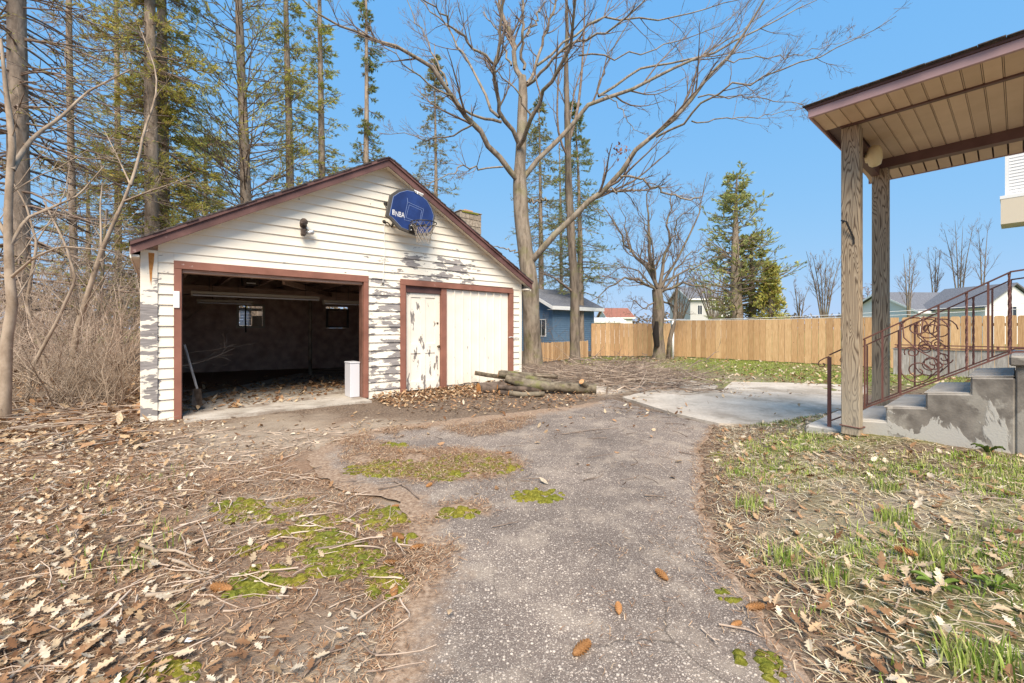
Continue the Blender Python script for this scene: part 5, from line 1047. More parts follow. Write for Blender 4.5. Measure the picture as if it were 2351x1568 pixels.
# saplings and thin trees at the left
def sapling(paths, label, mat='sapling', k1n=9, ln=(.15, .4), name='sapling', up=.2, group='bare saplings left of the garage', lv=2):
    t = tree_root(name, None, label, 'tree', group); p0, Y, r = paths[0]
    base = gp(p0[0][0], p0[0][1], .06); q = [Vector((base.x, base.y, base.z-.1))]+[wp(u, v, base.y) for u, v in p0[1:]]
    r = [v*.8 for v in r]; trunk_mesh(t, q, r, M[mat], 26, 10, .15)
    lbs = []
    for p, dy, rr in paths[1:]: lbs.append((resample([wp(u, v, base.y+dy*i/(len(p)-1)) for i, (u, v) in enumerate(p)], 12), np.linspace(rr, rr*.25, 12)))
    tp_ = (resample(q, 12), np.linspace(r[0], r[-1], 12)); A_ = np.stack([a for a, _ in lbs]+[tp_[0]]); R_ = np.stack([b for _, b in lbs]+[tp_[1]*.6])
    k1 = grow(A_, R_, k1n, (.25, .98), (.5, 1.1), ln, 6, up, .12, .45, .3); k2 = grow(*k1, 4, (.2, 1), (.4, 1.), (.3, .6), 5, .1, .14, .6)
    parts = [(A_[:-1], R_[:-1]), k1, k2] if lbs else [k1, k2]
    obj_tubes('branches', parts, M[mat], t, [6, 4, 3] if lbs else [4, 3])
sapling([([(8, 965), (12, 880), (15, 780), (30, 700), (22, 640), (18, 500), (24, 380), (30, 330), (15, 220), (2, 90)], 0, [.085, .08, .075, .07, .06, .055, .05, .045, .03, .02]), ([(28, 390), (50, 350), (80, 310), (140, 270), (200, 210), (300, 160)], 1.0, .035), ([(24, 560), (60, 500), (110, 480), (180, 450), (240, 380)], .6, .025), ([(22, 640), (80, 590), (140, 565), (250, 575)], -.4, .02), ([(20, 550), (-20, 480), (-60, 420)], 0, .03)], 'curved pale sapling at the left edge of the picture')
sapling([([(150, 905), (165, 830), (178, 750), (200, 680), (222, 610), (240, 560), (262, 510), (285, 460), (300, 420)], 0, [.075, .07, .065, .06, .052, .048, .042, .036, .03]), ([(300, 425), (320, 360), (330, 300), (350, 250), (362, 200), (355, 150), (320, 60)], .8, .028), ([(232, 600), (232, 530), (230, 470), (235, 420)], .3, .025), ([(285, 462), (340, 440), (400, 420), (450, 395)], -.5, .018), ([(190, 710), (230, 650), (270, 590), (300, 570)], -.4, .016), ([(300, 425), (270, 360), (240, 300)], .6, .018)], 'forked tan sapling leaning right in front of the undergrowth')
sapling([([(205, 870), (212, 800), (225, 730), (235, 640), (238, 560), (246, 480)], 0, [.06, .055, .05, .045, .04, .03]), ([(225, 740), (260, 660), (290, 600), (330, 540)], .5, .02)], 'straight grey sapling behind the forked tan one', 'greybark')
sapling([([(275, 850), (290, 800), (305, 740), (325, 690), (335, 640)], 0, [.045, .04, .035, .03, .02]), ([(305, 745), (285, 690), (270, 640), (275, 560)], .3, .018)], 'short leaning sapling close to the garage corner', 'greybark')
sapling([([(120, 900), (95, 800), (60, 700), (85, 560), (60, 470), (30, 420)], 0, [.04, .038, .034, .03, .025, .015]), ([(80, 560), (120, 500), (150, 440), (160, 380)], .5, .015)], 'thin crooked sapling between the two pale ones', 'sapling')
sapling([([(60, 930), (70, 850), (130, 740), (175, 640), (150, 560), (100, 460)], 0, [.035, .033, .03, .026, .02, .012]), ([(150, 700), (90, 640), (40, 590)], -.3, .012)], 'slender leaning sapling low at the left edge', 'sapling')
# far bare trees over the right-hand fence
def far_tree(u, v0, vt, Y, label, stems, spread, name='bare_tree', mat='twig', tips=None):
    t = tree_root(name, None, label, 'tree', 'far bare trees beyond the fence'); s = []
    for i in range(stems):
        du = (i-(stems-1)/2)*spread+random.uniform(-.2, .2)*spread; s.append(resample([wp(u+du*.15, v0, Y), wp(u+du*.5, (v0+vt)/2, Y+random.uniform(-.5, .5)), wp(u+du, vt+random.uniform(0, 25), Y+random.uniform(-1, 1))], 10))
    S = np.stack(s); SR = np.tile(np.linspace(.011*Y**.9*.22, .012, 10), (stems, 1)); k1 = grow(S, SR, 12, (.15, .98), (.35, .8), (.18, .42), 6, .25, .1, .45, .3); k2 = grow(*k1, 7, (.2, 1), (.35, .8), (.3, .6), 4, .15, .1, .6, rmin=.012)
    obj_tubes('trunk', [(S, SR)], M['greybark'], t, [7]); obj_tubes('branches', [k1, k2], M['twig'], t, [4, 3])
    if tips is not None:
        C = k2[0][:, 2:].reshape(-1, 3); C = C[rng.uniform(size=len(C)) < .5]; V, Q, cc = leaf_faces(C, .22, None, np.tile([tips], (len(C), 1))*rng.uniform(.6, 1.3, (len(C), 1))); mesh_np('buds', V, Q, M['leafcol'], t, col=cc)
far_tree(1892, 735, 572, 34, 'cluster of thin bare stems over the fence left of the near post', 6, 16)
far_tree(1836, 735, 640, 40, 'low faint bare tree beside the yellow-green shrub', 3, 18)
far_tree(1985, 735, 650, 60, 'reddish budding tree glimpsed between the two porch posts', 4, 20, tips=(.34, .20, .14))
far_tree(2086, 730, 580, 36, 'small bare tree right of the far post above the fence', 3, 14)
far_tree(2146, 700, 570, 52, 'bare many-stemmed tree left of the white bungalow ridge', 3, 14)
far_tree(2203, 690, 505, 50, 'tall bare tree rising behind the bungalow roof', 4, 22)
far_tree(2256, 680, 512, 48, 'bare tree with upswept limbs near the neighbouring house', 2, 22)
far_tree(1640, 735, 600, 50, 'bare tree thicket behind the apple tree', 11, 15)
far_tree(1560, 735, 640, 45, 'bare grey thicket behind the clothesline post', 9, 13)
# far treeline
def treeline(x0, x1, Y, h, label, n, col):
    X = rng.uniform(x0, x1, n); Yv = Y+rng.uniform(-8, 8, n); hh = h*(.55+.6*fbm(X, X*0+3, 9.0, 3)); Zv = rng.uniform(0, 1, n)**.7*hh; C = np.stack([X, Yv, Zv-.5], 1)
    V, Q, cc = leaf_faces(C, .9, None, np.array([col])*rng.uniform(.6, 1.4, (n, 1))); o = mesh_np('treeline', V, Q, M['leafcol'], col=cc); tag(o, label, 'treeline', kind='stuff')
treeline(-10, 190, 120, 6.5, 'far brown treeline along the horizon', 9000, (.20, .15, .11))
treeline(-120, -8, 60, 9.0, 'brown wood far behind the left trees', 9000, (.19, .145, .10))

# ------------------------------------------------------------------ ground cover
def GZ(x, y):
    x = np.asarray(x, float); y = np.asarray(y, float)
    i = np.clip(np.searchsorted(gx, x)-1, 0, nx-2); j = np.clip(np.searchsorted(gy, y)-1, 0, ny-2)
    fx = (x-gx[i])/(gx[i+1]-gx[i]); fy = (y-gy[j])/(gy[j+1]-gy[j])
    z = (gz[j, i]*(1-fx)+gz[j, i+1]*fx)*(1-fy)+(gz[j+1, i]*(1-fx)+gz[j+1, i+1]*fx)*fy
    return np.where(inpoly(x, y, drive_w), np.maximum(z, 0.005), z)
def to_gar(x, y): return (x-O.x)*AX.x+(y-O.y)*AX.y, (x-O.x)*BX.x+(y-O.y)*BX.y
def to_por(x, y): return (x-P0.x)*AX.x+(y-P0.y)*AX.y, (x-P0.x)*BX.x+(y-P0.y)*BX.y
def blocked(x, y):
    a, b = to_gar(x, y); c, d = to_por(x, y)
    return ((a > -.12) & (a < 6.9) & (b > -.04) & (b < 6.7)) | ((c > .02) & (c < 1.75) & (d < .42) & (d > -4.6))
def scatter(n, x0, x1, y0, y1, dens, view=True):
    x = rng.uniform(x0, x1, n); y = rng.uniform(y0, y1, n); k = rng.uniform(size=n) < dens(x, y)
    if view: k &= (np.abs(x/np.maximum(y, .3)) < 1.45)
    k &= ~blocked(x, y); return x[k], y[k]
LEFTB = lambda y: np.interp(y, [0, 1.55, 1.9, 2.1, 2.6, 3.0, 3.4, 4.0, 4.6, 5.5, 7, 8.2], [-.62, -.52, -.55, -.5, -.62, -.9, -1.3, -2.2, -2.2, -1.2, 0.1, 1.6])
# oak leaf shape: lobed outline, a little curled
def oak_leaf(seed, simple=False):
    r = np.random.default_rng(seed)
    if simple: pr = [(0, .0), (.35, .22), (.7, .18), (1.0, .0)]
    else: pr = [(0, .015), (.16, .06), (.25, .20), (.33, .10), (.48, .30), (.56, .13), (.70, .27), (.78, .12), (.90, .14), (1.0, .0)]
    cu = r.uniform(-.5, .5); tw = r.uniform(-.35, .35); fold = r.uniform(.05, .5)
    V = []; Fq = []
    for t, w_ in pr:
        w2 = w_*r.uniform(.85, 1.2); w1 = w_*r.uniform(.85, 1.2); z = cu*(t-.5)**2+.03*math.sin(6*t+seed)
        V += [(t-.5, w1, z+fold*w1*(1+tw)), (t-.5, 0, z), (t-.5, -w2, z+fold*w2*(1-tw))]
    for i in range(len(pr)-1):
        a = i*3; Fq += [(a, a+1, a+4, a+3), (a+1, a+2, a+5, a+4)]
    return np.array(V), np.array(Fq)
PAL = np.array([(.16, .08, .04), (.29, .165, .085), (.43, .29, .165), (.50, .38, .25), (.58, .485, .365), (.36, .21, .115)])
def leaf_mass(name, x, y, size, label, pal_w, lift=.02, simple=False, nvar=6, zbase=None, tilt=.35):
    parts = []; cols = []; z = GZ(x, y) if zbase is None else zbase
    K = len(x); var = rng.integers(0, nvar, K); ci = rng.choice(len(PAL), K, p=np.array(pal_w)/sum(pal_w))
    for v in range(nvar):
        m = np.nonzero(var == v)[0]
        if not len(m): continue
        LV, LF = oak_leaf(v*13+1, simple); n = len(m); s = size*rng.uniform(.6, 1.25, n)
        a = rng.uniform(0, 2*np.pi, n); tx = rng.normal(0, tilt, n); ty = rng.normal(0, tilt, n)
        V = LV[None]*s[:, None, None]; V = np.repeat(V, 1, 0)
        zz = V[..., 2]+V[..., 0]*tx[:, None]+V[..., 1]*ty[:, None]; X = V[..., 0]*np.cos(a)[:, None]-V[..., 1]*np.sin(a)[:, None]; Yv = V[..., 0]*np.sin(a)[:, None]+V[..., 1]*np.cos(a)[:, None]
        zz = zz-zz.min(1, keepdims=True)*.9+(rng.uniform(0, 1, n)**2*lift)[:, None]
        parts.append((np.stack([X+x[m][:, None], Yv+y[m][:, None], zz+z[m][:, None]+.002], -1).reshape(-1, 3), (np.arange(n)[:, None, None]*len(LV)+LF[None]).reshape(-1, 4)))
        c = PAL[ci[m]]*rng.uniform(.75, 1.25, (n, 1)); cols.append(np.repeat(c, len(LV), 0))
    V, Q = merge(parts); o = mesh_np(name, V, Q, M['leafcol'], col=np.concatenate(cols)); tag(o, label, 'leaves', kind='stuff'); return o
W_L = (1.2, 2.0, 2.2, 2.2, 1.8, 1.6); W_R = (1.2, 1.6, 2, 2.8, 3.2, 1.4); W_G = (2.0, 2.6, 2.0, 1.1, .6, 2.2)
pale = (1.2, 1.6, 2.2, 2.8, 3.2, 1.2)
dl = lambda x, y: (x < LEFTB(y)-.05)*np.clip(.06+.75*sstep(-.55, -1.15, x/np.maximum(y, .5))+.35*(fbm(x, y, .6, 91)-.48), .03, 1)
x, y = scatter(26000, -7.5, 0, .9, 6.0, dl); leaf_mass('leaf_litter', x, y, .052, 'pale fallen oak leaves spread over the ground left of the driveway', pale, .03)
dw = lambda x, y: np.where(to_gar(x, y)[0] < 0, .9, .0)
x, y = scatter(9000, -14, -3.5, 4.5, 12, dw); leaf_mass('leaf_litter', x, y, .12, 'brown fallen leaves on the wood floor left of the garage', W_L, .05, True)
dr = lambda x, y: (x > right_edge(y)+.08)*np.clip(.45+.8*(fbm(x, y, .5, 92)-.4), .1, 1)
x, y = scatter(7500, 1.0, 6.5, .9, 6.2, dr); leaf_mass('leaf_litter', x, y, .064, 'fallen oak leaves among the grass right of the driveway', W_R, .03)
bank = [tuple(gp(u, v)[:2]) for u, v in [(845, 905), (940, 892), (1060, 885), (1200, 880), (1330, 885), (1390, 905), (1310, 935), (1180, 945), (1050, 952), (930, 945), (870, 925)]]
bx_, by_ = rng.uniform(-4, 4, 48000), rng.uniform(5.5, 11.5, 48000); k = inpoly(bx_, by_, bank) & ~blocked(bx_, by_); a_, b_ = to_gar(bx_, by_); k &= (rng.uniform(size=48000) < np.clip(1.1+b_/1.5, .12, 1)); bx_, by_, b_ = bx_[k], by_[k], b_[k]
leaf_mass('leaf_litter', bx_, by_, .068, 'drift of brown leaves against the shut garage doors', W_G, .06, True, zbase=GZ(bx_, by_)+.07*np.exp(b_/.5)*rng.uniform(.3, 1, len(bx_)), tilt=.33)
# inside the garage
n = 2600; a_ = rng.uniform(.35, 4.6, n); b_ = np.abs(rng.normal(1.6, 1.1, n))+.25; k = (b_ < 5.5) & (rng.uniform(size=n) < np.clip((fbm(a_, b_, .8, 95)-.25)*2, .1, 1)); a_, b_ = a_[k], b_[k]
leaf_mass('leaf_litter', O.x+a_*AX.x+b_*BX.x, O.y+a_*AX.y+b_*BX.y, .10, 'rusty leaves blown across the garage floor', (1.5, 3, 2, .7, .3, 3), .03, True, zbase=np.full(len(a_), .031))
db = lambda x, y: np.clip(.25+1.2*(fbm(x, y, 1.4, 97)-.4), .05, 1)*(x > 1.0+.05*y)*(y > np.interp(x, [0, 5, 9], [10.6, 10.4, 8.8]))
x, y = scatter(9000, .5, 15, 8.6, 21, db); leaf_mass('leaf_litter', x, y, .12, 'pale leaves scattered on the back lawn', pale, .02, True)
dmid = lambda x, y: .16+0*x
x, y = scatter(900, -5, 2.4, 3.3, 8, dmid); leaf_mass('leaf_litter', x, y, .075, 'stray leaves on the bare ground before the garage', W_G, .01, True)
x, y = scatter(1500, 1.5, 9, 6.0, 11, lambda x, y: np.clip((fbm(x, y, .9, 99)-.42)*2.5, .02, 1)); leaf_mass('leaf_litter', x, y, .07, 'leaves blown over the concrete pad', pale, .01, True, zbase=np.maximum(GZ(x, y), .0)+.024)
# the nearest leaves are single things
lm = []
for v in range(6):
    LV, LF = oak_leaf(v*7+3); me = bpy.data.meshes.new('fallen_leaf'); me.from_pydata([tuple(p) for p in LV], [], [tuple(int(i) for i in f) for f in LF]); me.materials.append(M['leaf']); lm.append(me)
def single_leaves(n, x, y, label, group):
    for i in range(min(n, len(x))):
        o = bpy.data.objects.new('fallen_leaf', lm[i % 6]); COL.objects.link(o); s = random.uniform(.04, .085); o.scale = (s, s*random.uniform(.75, 1.1), s*.7)
        o.location = (x[i], y[i], float(GZ(x[i:i+1], y[i:i+1])[0])+.022+random.uniform(0, .012)); o.rotation_euler = (random.gauss(0, .22), random.gauss(0, .22), random.uniform(0, 6.28)); tag(o, label, 'leaf', group)
x, y = scatter(1400, -3.6, -.3, 1.35, 2.9, lambda x, y: (x < LEFTB(y))*np.clip(.25+.9*sstep(-.4, -1.0, x/y), 0, 1)); o_ = np.argsort(y); single_leaves(160, x[o_], y[o_], 'dry oak leaf lying in the litter near the camera, left of the driveway', 'single leaves left of the driveway')
x, y = scatter(900, 1.1, 4.2, 1.4, 3.2, lambda x, y: (x > right_edge(y)+.05)*.8); o_ = np.argsort(y); single_leaves(125, x[o_], y[o_], 'dry oak leaf lying in the grass near the camera, right of the driveway', 'single leaves right of the driveway')
c = gp(1033, 1422); single_leaves(1, np.array([c.x]), np.array([c.y]), 'lone brown leaf lying on the bare asphalt', None)
# needles, straw, grass
def blades(x, y, z, ln, wd, cols, name, label, mat, lean=0.0, seg=2, flat=False, cat='grass'):
    K = len(x); a = rng.uniform(0, 2*np.pi, K); dirv = np.stack([np.cos(a), np.sin(a)], 1); L = ln*rng.uniform(.5, 1.3, K); side = np.stack([-dirv[:, 1], dirv[:, 0]], 1)*wd/2
    if flat:
        h0 = rng.uniform(0, .012, K); h1 = rng.uniform(0, .022, K); mid = np.stack([x, y], 1)+dirv*(L*.5)[:, None]+side*rng.normal(0, 6, (K, 1)); e = np.stack([x, y], 1)+dirv*L[:, None]
        p = np.stack([x, y], 1); V = np.stack([np.c_[p-side, z+h0], np.c_[p+side, z+h0], np.c_[mid+side, z+(h0+h1)/2+.006], np.c_[mid-side, z+(h0+h1)/2+.006], np.c_[e, z+h1]], 1).reshape(-1, 3)
        b = np.arange(K)[:, None]*5; Fs = [b+np.array([[0, 1, 2, 3]]), b+np.array([[3, 2, 4]])]; nv = 5
    else:
        ll = rng.uniform(.15, .75, K)*lean; p = np.stack([x, y], 1)
        m = p+dirv*(L*ll*.35)[:, None]; e = p+dirv*(L*ll)[:, None]; hz = L*np.sqrt(np.maximum(1-ll**2, .1))
        V = np.stack([np.c_[p-side, z], np.c_[p+side, z], np.c_[m+side*.8, z+hz*.6], np.c_[m-side*.8, z+hz*.6], np.c_[e, z+hz]], 1).reshape(-1, 3)
        b = np.arange(K)[:, None]*5; Fs = [b+np.array([[0, 1, 2, 3]]), b+np.array([[3, 2, 4]])]; nv = 5
    o = mesh_np(name, V, Fs, M[mat], col=np.repeat(cols, nv, 0)); tag(o, label, cat, kind='stuff'); return o
def pal(K, cs, v=.3): cs = np.array(cs); return cs[rng.integers(0, len(cs), K)]*rng.uniform(1-v, 1+v, (K, 1))
NC = [(.40, .24, .14), (.30, .165, .09), (.48, .32, .20), (.22, .12, .07), (.54, .41, .28)]
dn_ = lambda x, y: (x < LEFTB(y)+.06)*np.clip(.25+1.3*(fbm(x, y, .45, 101)-.30), .05, 1)*sstep(5.2, 3.2, y)
x, y = scatter(95000, -4.6, 0, 1.2, 5.2, dn_); blades(x, y, GZ(x, y), .055, .0042, pal(len(x), NC), 'needle_litter', 'brown pine needles covering the ground left of the driveway', 'leafcol', flat=True, cat='needles')
x, y = scatter(26000, 1.0, 4.5, 1.2, 6.0, lambda x, y: (x > right_edge(y)-.10)*sstep(1.1, .1, x-right_edge(y))); blades(x, y, GZ(x, y), .06, .004, pal(len(x), NC), 'needle_litter', 'brown needles along the right edge of the driveway', 'leafcol', flat=True, cat='needles')
isl = rng.uniform(-2.4, .8, 90000), rng.uniform(1.9, 7.0, 90000); k = np.zeros(90000, bool); jx, jy = rng.normal(0, .06, 90000), rng.normal(0, .06, 90000)
for p in isl_w: k |= inpoly(isl[0]+jx, isl[1]+jy, p) & (fbm(isl[0], isl[1], .25, 131) > .40)
x, y = isl[0][k], isl[1][k]; blades(x, y, np.full(len(x), .010), .05, .0042, pal(len(x), NC), 'needle_litter', 'rusty needles matted on the asphalt', 'leafcol', flat=True, cat='needles')
x, y = scatter(15000, -1.5, 2.2, 1.3, 6.5, lambda x, y: inpoly(x, y, drive_w)*np.clip((fbm(x, y, .5, 107)-.55)*2.5, .015, .5)); blades(x, y, np.full(len(x), .005), .04, .0032, pal(len(x), NC), 'needle_litter', 'loose needles strewn thinly over the asphalt', 'leafcol', flat=True, cat='needles')
ST_ = [(.64, .55, .38), (.54, .44, .28), (.72, .65, .49), (.40, .30, .17)]
x, y = scatter(38000, 1.1, 6.2, 1.0, 6.0, lambda x, y: (x > right_edge(y)+.08)*np.clip(.3+1.2*(fbm(x, y, .4, 103)-.3), .1, 1)); blades(x, y, GZ(x, y), .13, .0048, pal(len(x), ST_), 'dry_grass', 'dry straw-coloured grass matted on the right lawn', 'leafcol', flat=True)
GC = [(.27, .36, .065), (.34, .42, .09), (.20, .29, .05), (.42, .46, .15), (.50, .46, .22)]
tx_, ty_ = scatter(4200, 1.3, 6.0, 1.2, 6.0, lambda x, y: (x > right_edge(y)+.22)*np.clip((fbm(x, y, .55, 104)-.40)*4.0, .02, 1))
def tufts(tx, ty, nb, rad, ln, name, label):
    K = len(tx); x = np.repeat(tx, nb)+rng.normal(0, rad, K*nb); y = np.repeat(ty, nb)+rng.normal(0, rad, K*nb); cols = np.repeat(pal(K, GC, .2), nb, 0)*rng.uniform(.8, 1.2, (K*nb, 1)); s = np.repeat(rng.uniform(.6, 1.3, K), nb)
    return blades(x, y, GZ(x, y)-.004, ln*s, .0065, cols, name, label, 'grassblade', lean=.9)
tufts(tx_, ty_, 18, .06, .050, 'grass', 'fresh green grass sprouting through the right lawn')
x, y = scatter(70000, 1.5, 16, 8.8, 21, lambda x, y: np.clip((fbm(x, y, 2.2, 41)-.33)*2.2, .03, 1)*(x > 2.2)*(y > np.interp(x, [0, 5, 9], [11.4, 11.0, 9.2]))); blades(x, y, GZ(x, y)-.003, .06, .016, pal(len(x), [(.27, .33, .07), (.36, .40, .12), (.22, .27, .055)]), 'grass', 'short bright grass on the back lawn', 'grassblade', lean=1.0)
x, y = scatter(4000, -4.2, -1.2, 1.4, 4.2, lambda x, y: (fbm(x, y, .25, 105) > .68)*(x/y < -.75)); blades(x, y, GZ(x, y), .07, .006, pal(len(x), GC), 'grass', 'sparse green shoots in the leaves at the left edge', 'grassblade', lean=.9)
# bigger tufts are single things
big = [(2055, 1200, 'large bright grass tuft in the middle of the right lawn'), (2205, 1470, 'tall grass tuft near the lower right corner'), (1790, 1240, 'grass tuft near the driveway edge below the near post'), (1905, 1290, 'long-bladed grass tuft halfway between driveway and frame edge'), (2040, 1140, 'wide low grass clump in front of the steps'), (2140, 1280, 'yellowish grass tuft beside a pine cone'), (2310, 1500, 'grass clump at the lower right edge'), (1720, 1130, 'small grass clump by the driveway below the pad')]
for u, v, lab in big:
    c = gp(u, v, .12); K = 90; ax_ = rng.normal(c.x, .055, K); ay_ = rng.normal(c.y, .045, K); o = blades(ax_, ay_, GZ(ax_, ay_)-.004, .10, .007, pal(K, GC, .2), 'grass_tuft', lab, 'grassblade', lean=.8); del o['kind']; o['category'] = 'grass tuft'; o['group'] = 'bigger grass tufts on the right lawn'
def weed(u, v, z, n, ln, lab, up=.5, colr=(.17, .25, .05)):
    c = gp(u, v, z); cz = float(GZ(np.array([c.x]), np.array([c.y]))[0]); Vs = []; Fs = []
    for i in range(n):
        a = 2*math.pi*i/n+random.uniform(-.3, .3); L = ln*random.uniform(.7, 1.2); d = Vector((math.cos(a), math.sin(a), 0)); s = Vector((-d.y, d.x, 0)); b = len(Vs)
        for t, wv in ((0, .06), (.3, .12), (.55, .15), (.8, .12), (1, .0)):
            p = c+d*L*t; p.z = cz+L*up*math.sin(t*2.2)*.8
            Vs += [tuple(p+s*L*wv), tuple(p+Vector((0, 0, -.012))), tuple(p-s*L*wv)]
        for j in range(4): Fs += [(b+j*3, b+j*3+1, b+j*3+4, b+j*3+3), (b+j*3+1, b+j*3+2, b+j*3+5, b+j*3+4)]
    o = mesh_np('weed', np.array(Vs), np.array(Fs), M['grassblade'], col=np.tile([colr], (len(Vs), 1))*rng.uniform(.8, 1.2, (len(Vs), 1))); tag(o, lab, 'weed', 'broad-leaved weeds')
weed(2285, 1335, .15, 9, .075, 'broad-leaved green rosette near the right edge of the lawn', .7); weed(2268, 1050, .2, 8, .10, 'dark green weed growing against the step wall', .9, (.10, .15, .035)); weed(2345, 1040, .2, 7, .2, 'tall weed by the step wall at the frame edge', 1.1, (.11, .17, .04)); weed(2155, 1315, .15, 6, .09, 'small leafy seedling in straw on the right lawn', .6)
# moss cushions
mp = [(545, 1165, .15), (515, 1172, .07), (575, 1160, .10), (735, 1195, .14), (718, 1217, .09), (748, 1232, .12), (760, 1252, .15), (800, 1281, .12), (808, 1297, .10), (852, 1275, .07), (872, 1192, .17), (880, 1170, .10), (668, 1155, .09), (592, 1336, .13), (612, 1312, .11), (690, 1332, .06), (742, 1312, .08), (892, 1346, .09), (885, 1326, .08), (835, 1080, .16), (895, 1076, .30), (960, 1080, .24), (1075, 1062, .34), (1140, 1076, .2), (1010, 1090, .2), (1232, 1140, .17), (1050, 1181, .12), (365, 1556, .11), (412, 1396, .05), (1670, 1370, .05), (1748, 1532, .08), (640, 1190, .1), (700, 1150, .08), (570, 1180, .12), (790, 1320, .07), (770, 1270, .1), (870, 1310, .06), (930, 1238, .06), (1640, 1045, .08), (905, 1023, .12), (660, 1220, .08), (620, 1340, .09), (545, 1195, .08), (730, 1265, .12), (815, 1255, .07), (640, 1250, .06), (560, 1260, .07)]
mv = []; ms = []
for i, (u, v, r) in enumerate(mp):
    c = gp(u, v); k = max(6, int(44*(r/.15)**1.6))
    for j in range(k):
        rad_ = r*math.sqrt(random.random())*1.05; a_ = random.uniform(0, 6.28); ms.append((c.x+rad_*math.cos(a_)*1.2, c.y+rad_*math.sin(a_)*.8, random.uniform(.016, .05)*(1-.35*rad_/r)))
for i, (mx, my, r) in enumerate(ms):
    zc = float(GZ(np.array([mx]), np.array([my]))[0]); nr, na = 4, 10
    rr_, aa_ = np.meshgrid(np.linspace(0, 1, nr), np.arange(na)*2*np.pi/na, indexing='ij'); ol = 1+.6*(vnoise(np.cos(aa_)*1.1+i*9, np.sin(aa_)*1.1, .6, 111)-.5)*2
    X = mx+rr_*np.cos(aa_)*r*ol*1.15; Yv = my+rr_*np.sin(aa_)*r*ol; hm = min(.45*r, .020)*random.uniform(.5, 1.2)
    Zm = zc+.003-.010*(rr_ > .99)+hm*(1-rr_**2.2)
    b = np.arange(nr-1)[:, None]*na+np.arange(na)[None]; b2 = np.arange(nr-1)[:, None]*na+(np.arange(na)+1)[None] % na
    mv.append((np.stack([X, Yv, Zm], -1).reshape(-1, 3), np.stack([b, b2, b2+na, b+na], -1).reshape(-1, 4)))
V, Q = merge(mv); o = mesh_np('moss', V, Q, M['moss'], smooth=True); tag(o, 'bright green moss cushions on the old asphalt and soil', 'moss', kind='stuff')
# pine cones
def cone_mesh(seed):
    b = MB(); L = 1.0
    b.tube([(0, 0, -.5), (0, 0, -.3), (0, 0, 0), (0, 0, .3), (0, 0, .5)], [.08, .17, .18, .13, .03], 8)
    for j in range(11):
        z = -.42+j*.085; r = .19*math.sin(math.pi*(j+1.6)/13.2)+.04
        for i in range(8):
            a = 2*math.pi*(i+.5*(j % 2))/8; c_, s_ = math.cos(a), math.sin(a); t_ = .07
            b.add([(c_*r*.6-s_*t_, s_*r*.6+c_*t_, z-.02), (c_*r*.6+s_*t_, s_*r*.6-c_*t_, z-.02), (c_*(r+.05)+s_*t_*.6, s_*(r+.05)-c_*t_*.6, z+.05), (c_*(r+.05)-s_*t_*.6, s_*(r+.05)+c_*t_*.6, z+.05)], [(0, 1, 2, 3)])
    me = bpy.data.meshes.new('pine_cone'); me.from_pydata(b.v, [], b.f); me.materials.append(M['cone']); return me
cmesh = cone_mesh(1)
for u, v, ang_, s, lab in [(1335, 1500, 40, .085, 'pine cone nearest the camera on the asphalt'), (1420, 1405, 80, .062, 'small pale cone on the asphalt right of the nearest one'), (1520, 1328, 110, .075, 'pine cone lying crosswise in the middle of the driveway'), (1733, 1402, 5, .075, 'reddish pine cone at the right driveway edge'), (1690, 1440, 20, .05, 'small red cone just off the right driveway edge'), (905, 1357, 100, .075, 'orange pine cone at the edge of the needle mat, lowest one'), (898, 1296, 0, .075, 'orange pine cone in needles beside the stick'), (957, 1262, 20, .07, 'pine cone on the needle tongue reaching into the asphalt'), (905, 1162, 30, .06, 'red cone by the upper moss patch'), (915, 1237, 150, .08, 'pine cone at the left asphalt edge above the stick'), (1168, 1043, 0, .06, 'distant cone at the end of the mossy island'), (510, 1355, 170, .10, 'long tan cone half sunk in left needles'), (2080, 1262, 130, .08, 'tan pine cone among leaves on the right lawn'), (985, 1118, 60, .06, 'cone between the mossy island and the sand patch'), (1350, 1070, 0, .03, 'tiny dark cone far up the driveway')]:
    c = gp(u, v); z = float(GZ(np.array([c.x]), np.array([c.y]))[0]); 
    if u > 2000: c = gp(u, v, .14); z = float(GZ(np.array([c.x]), np.array([c.y]))[0])+.02
    o = bpy.data.objects.new('pine_cone', cmesh); COL.objects.link(o); o.scale = (s, s, s*1.15); o.location = (c.x, c.y, z+s*.2); o.rotation_euler = (R(88), 0, R(ang_+90)); tag(o, lab, 'pine cone', 'fallen pine cones')
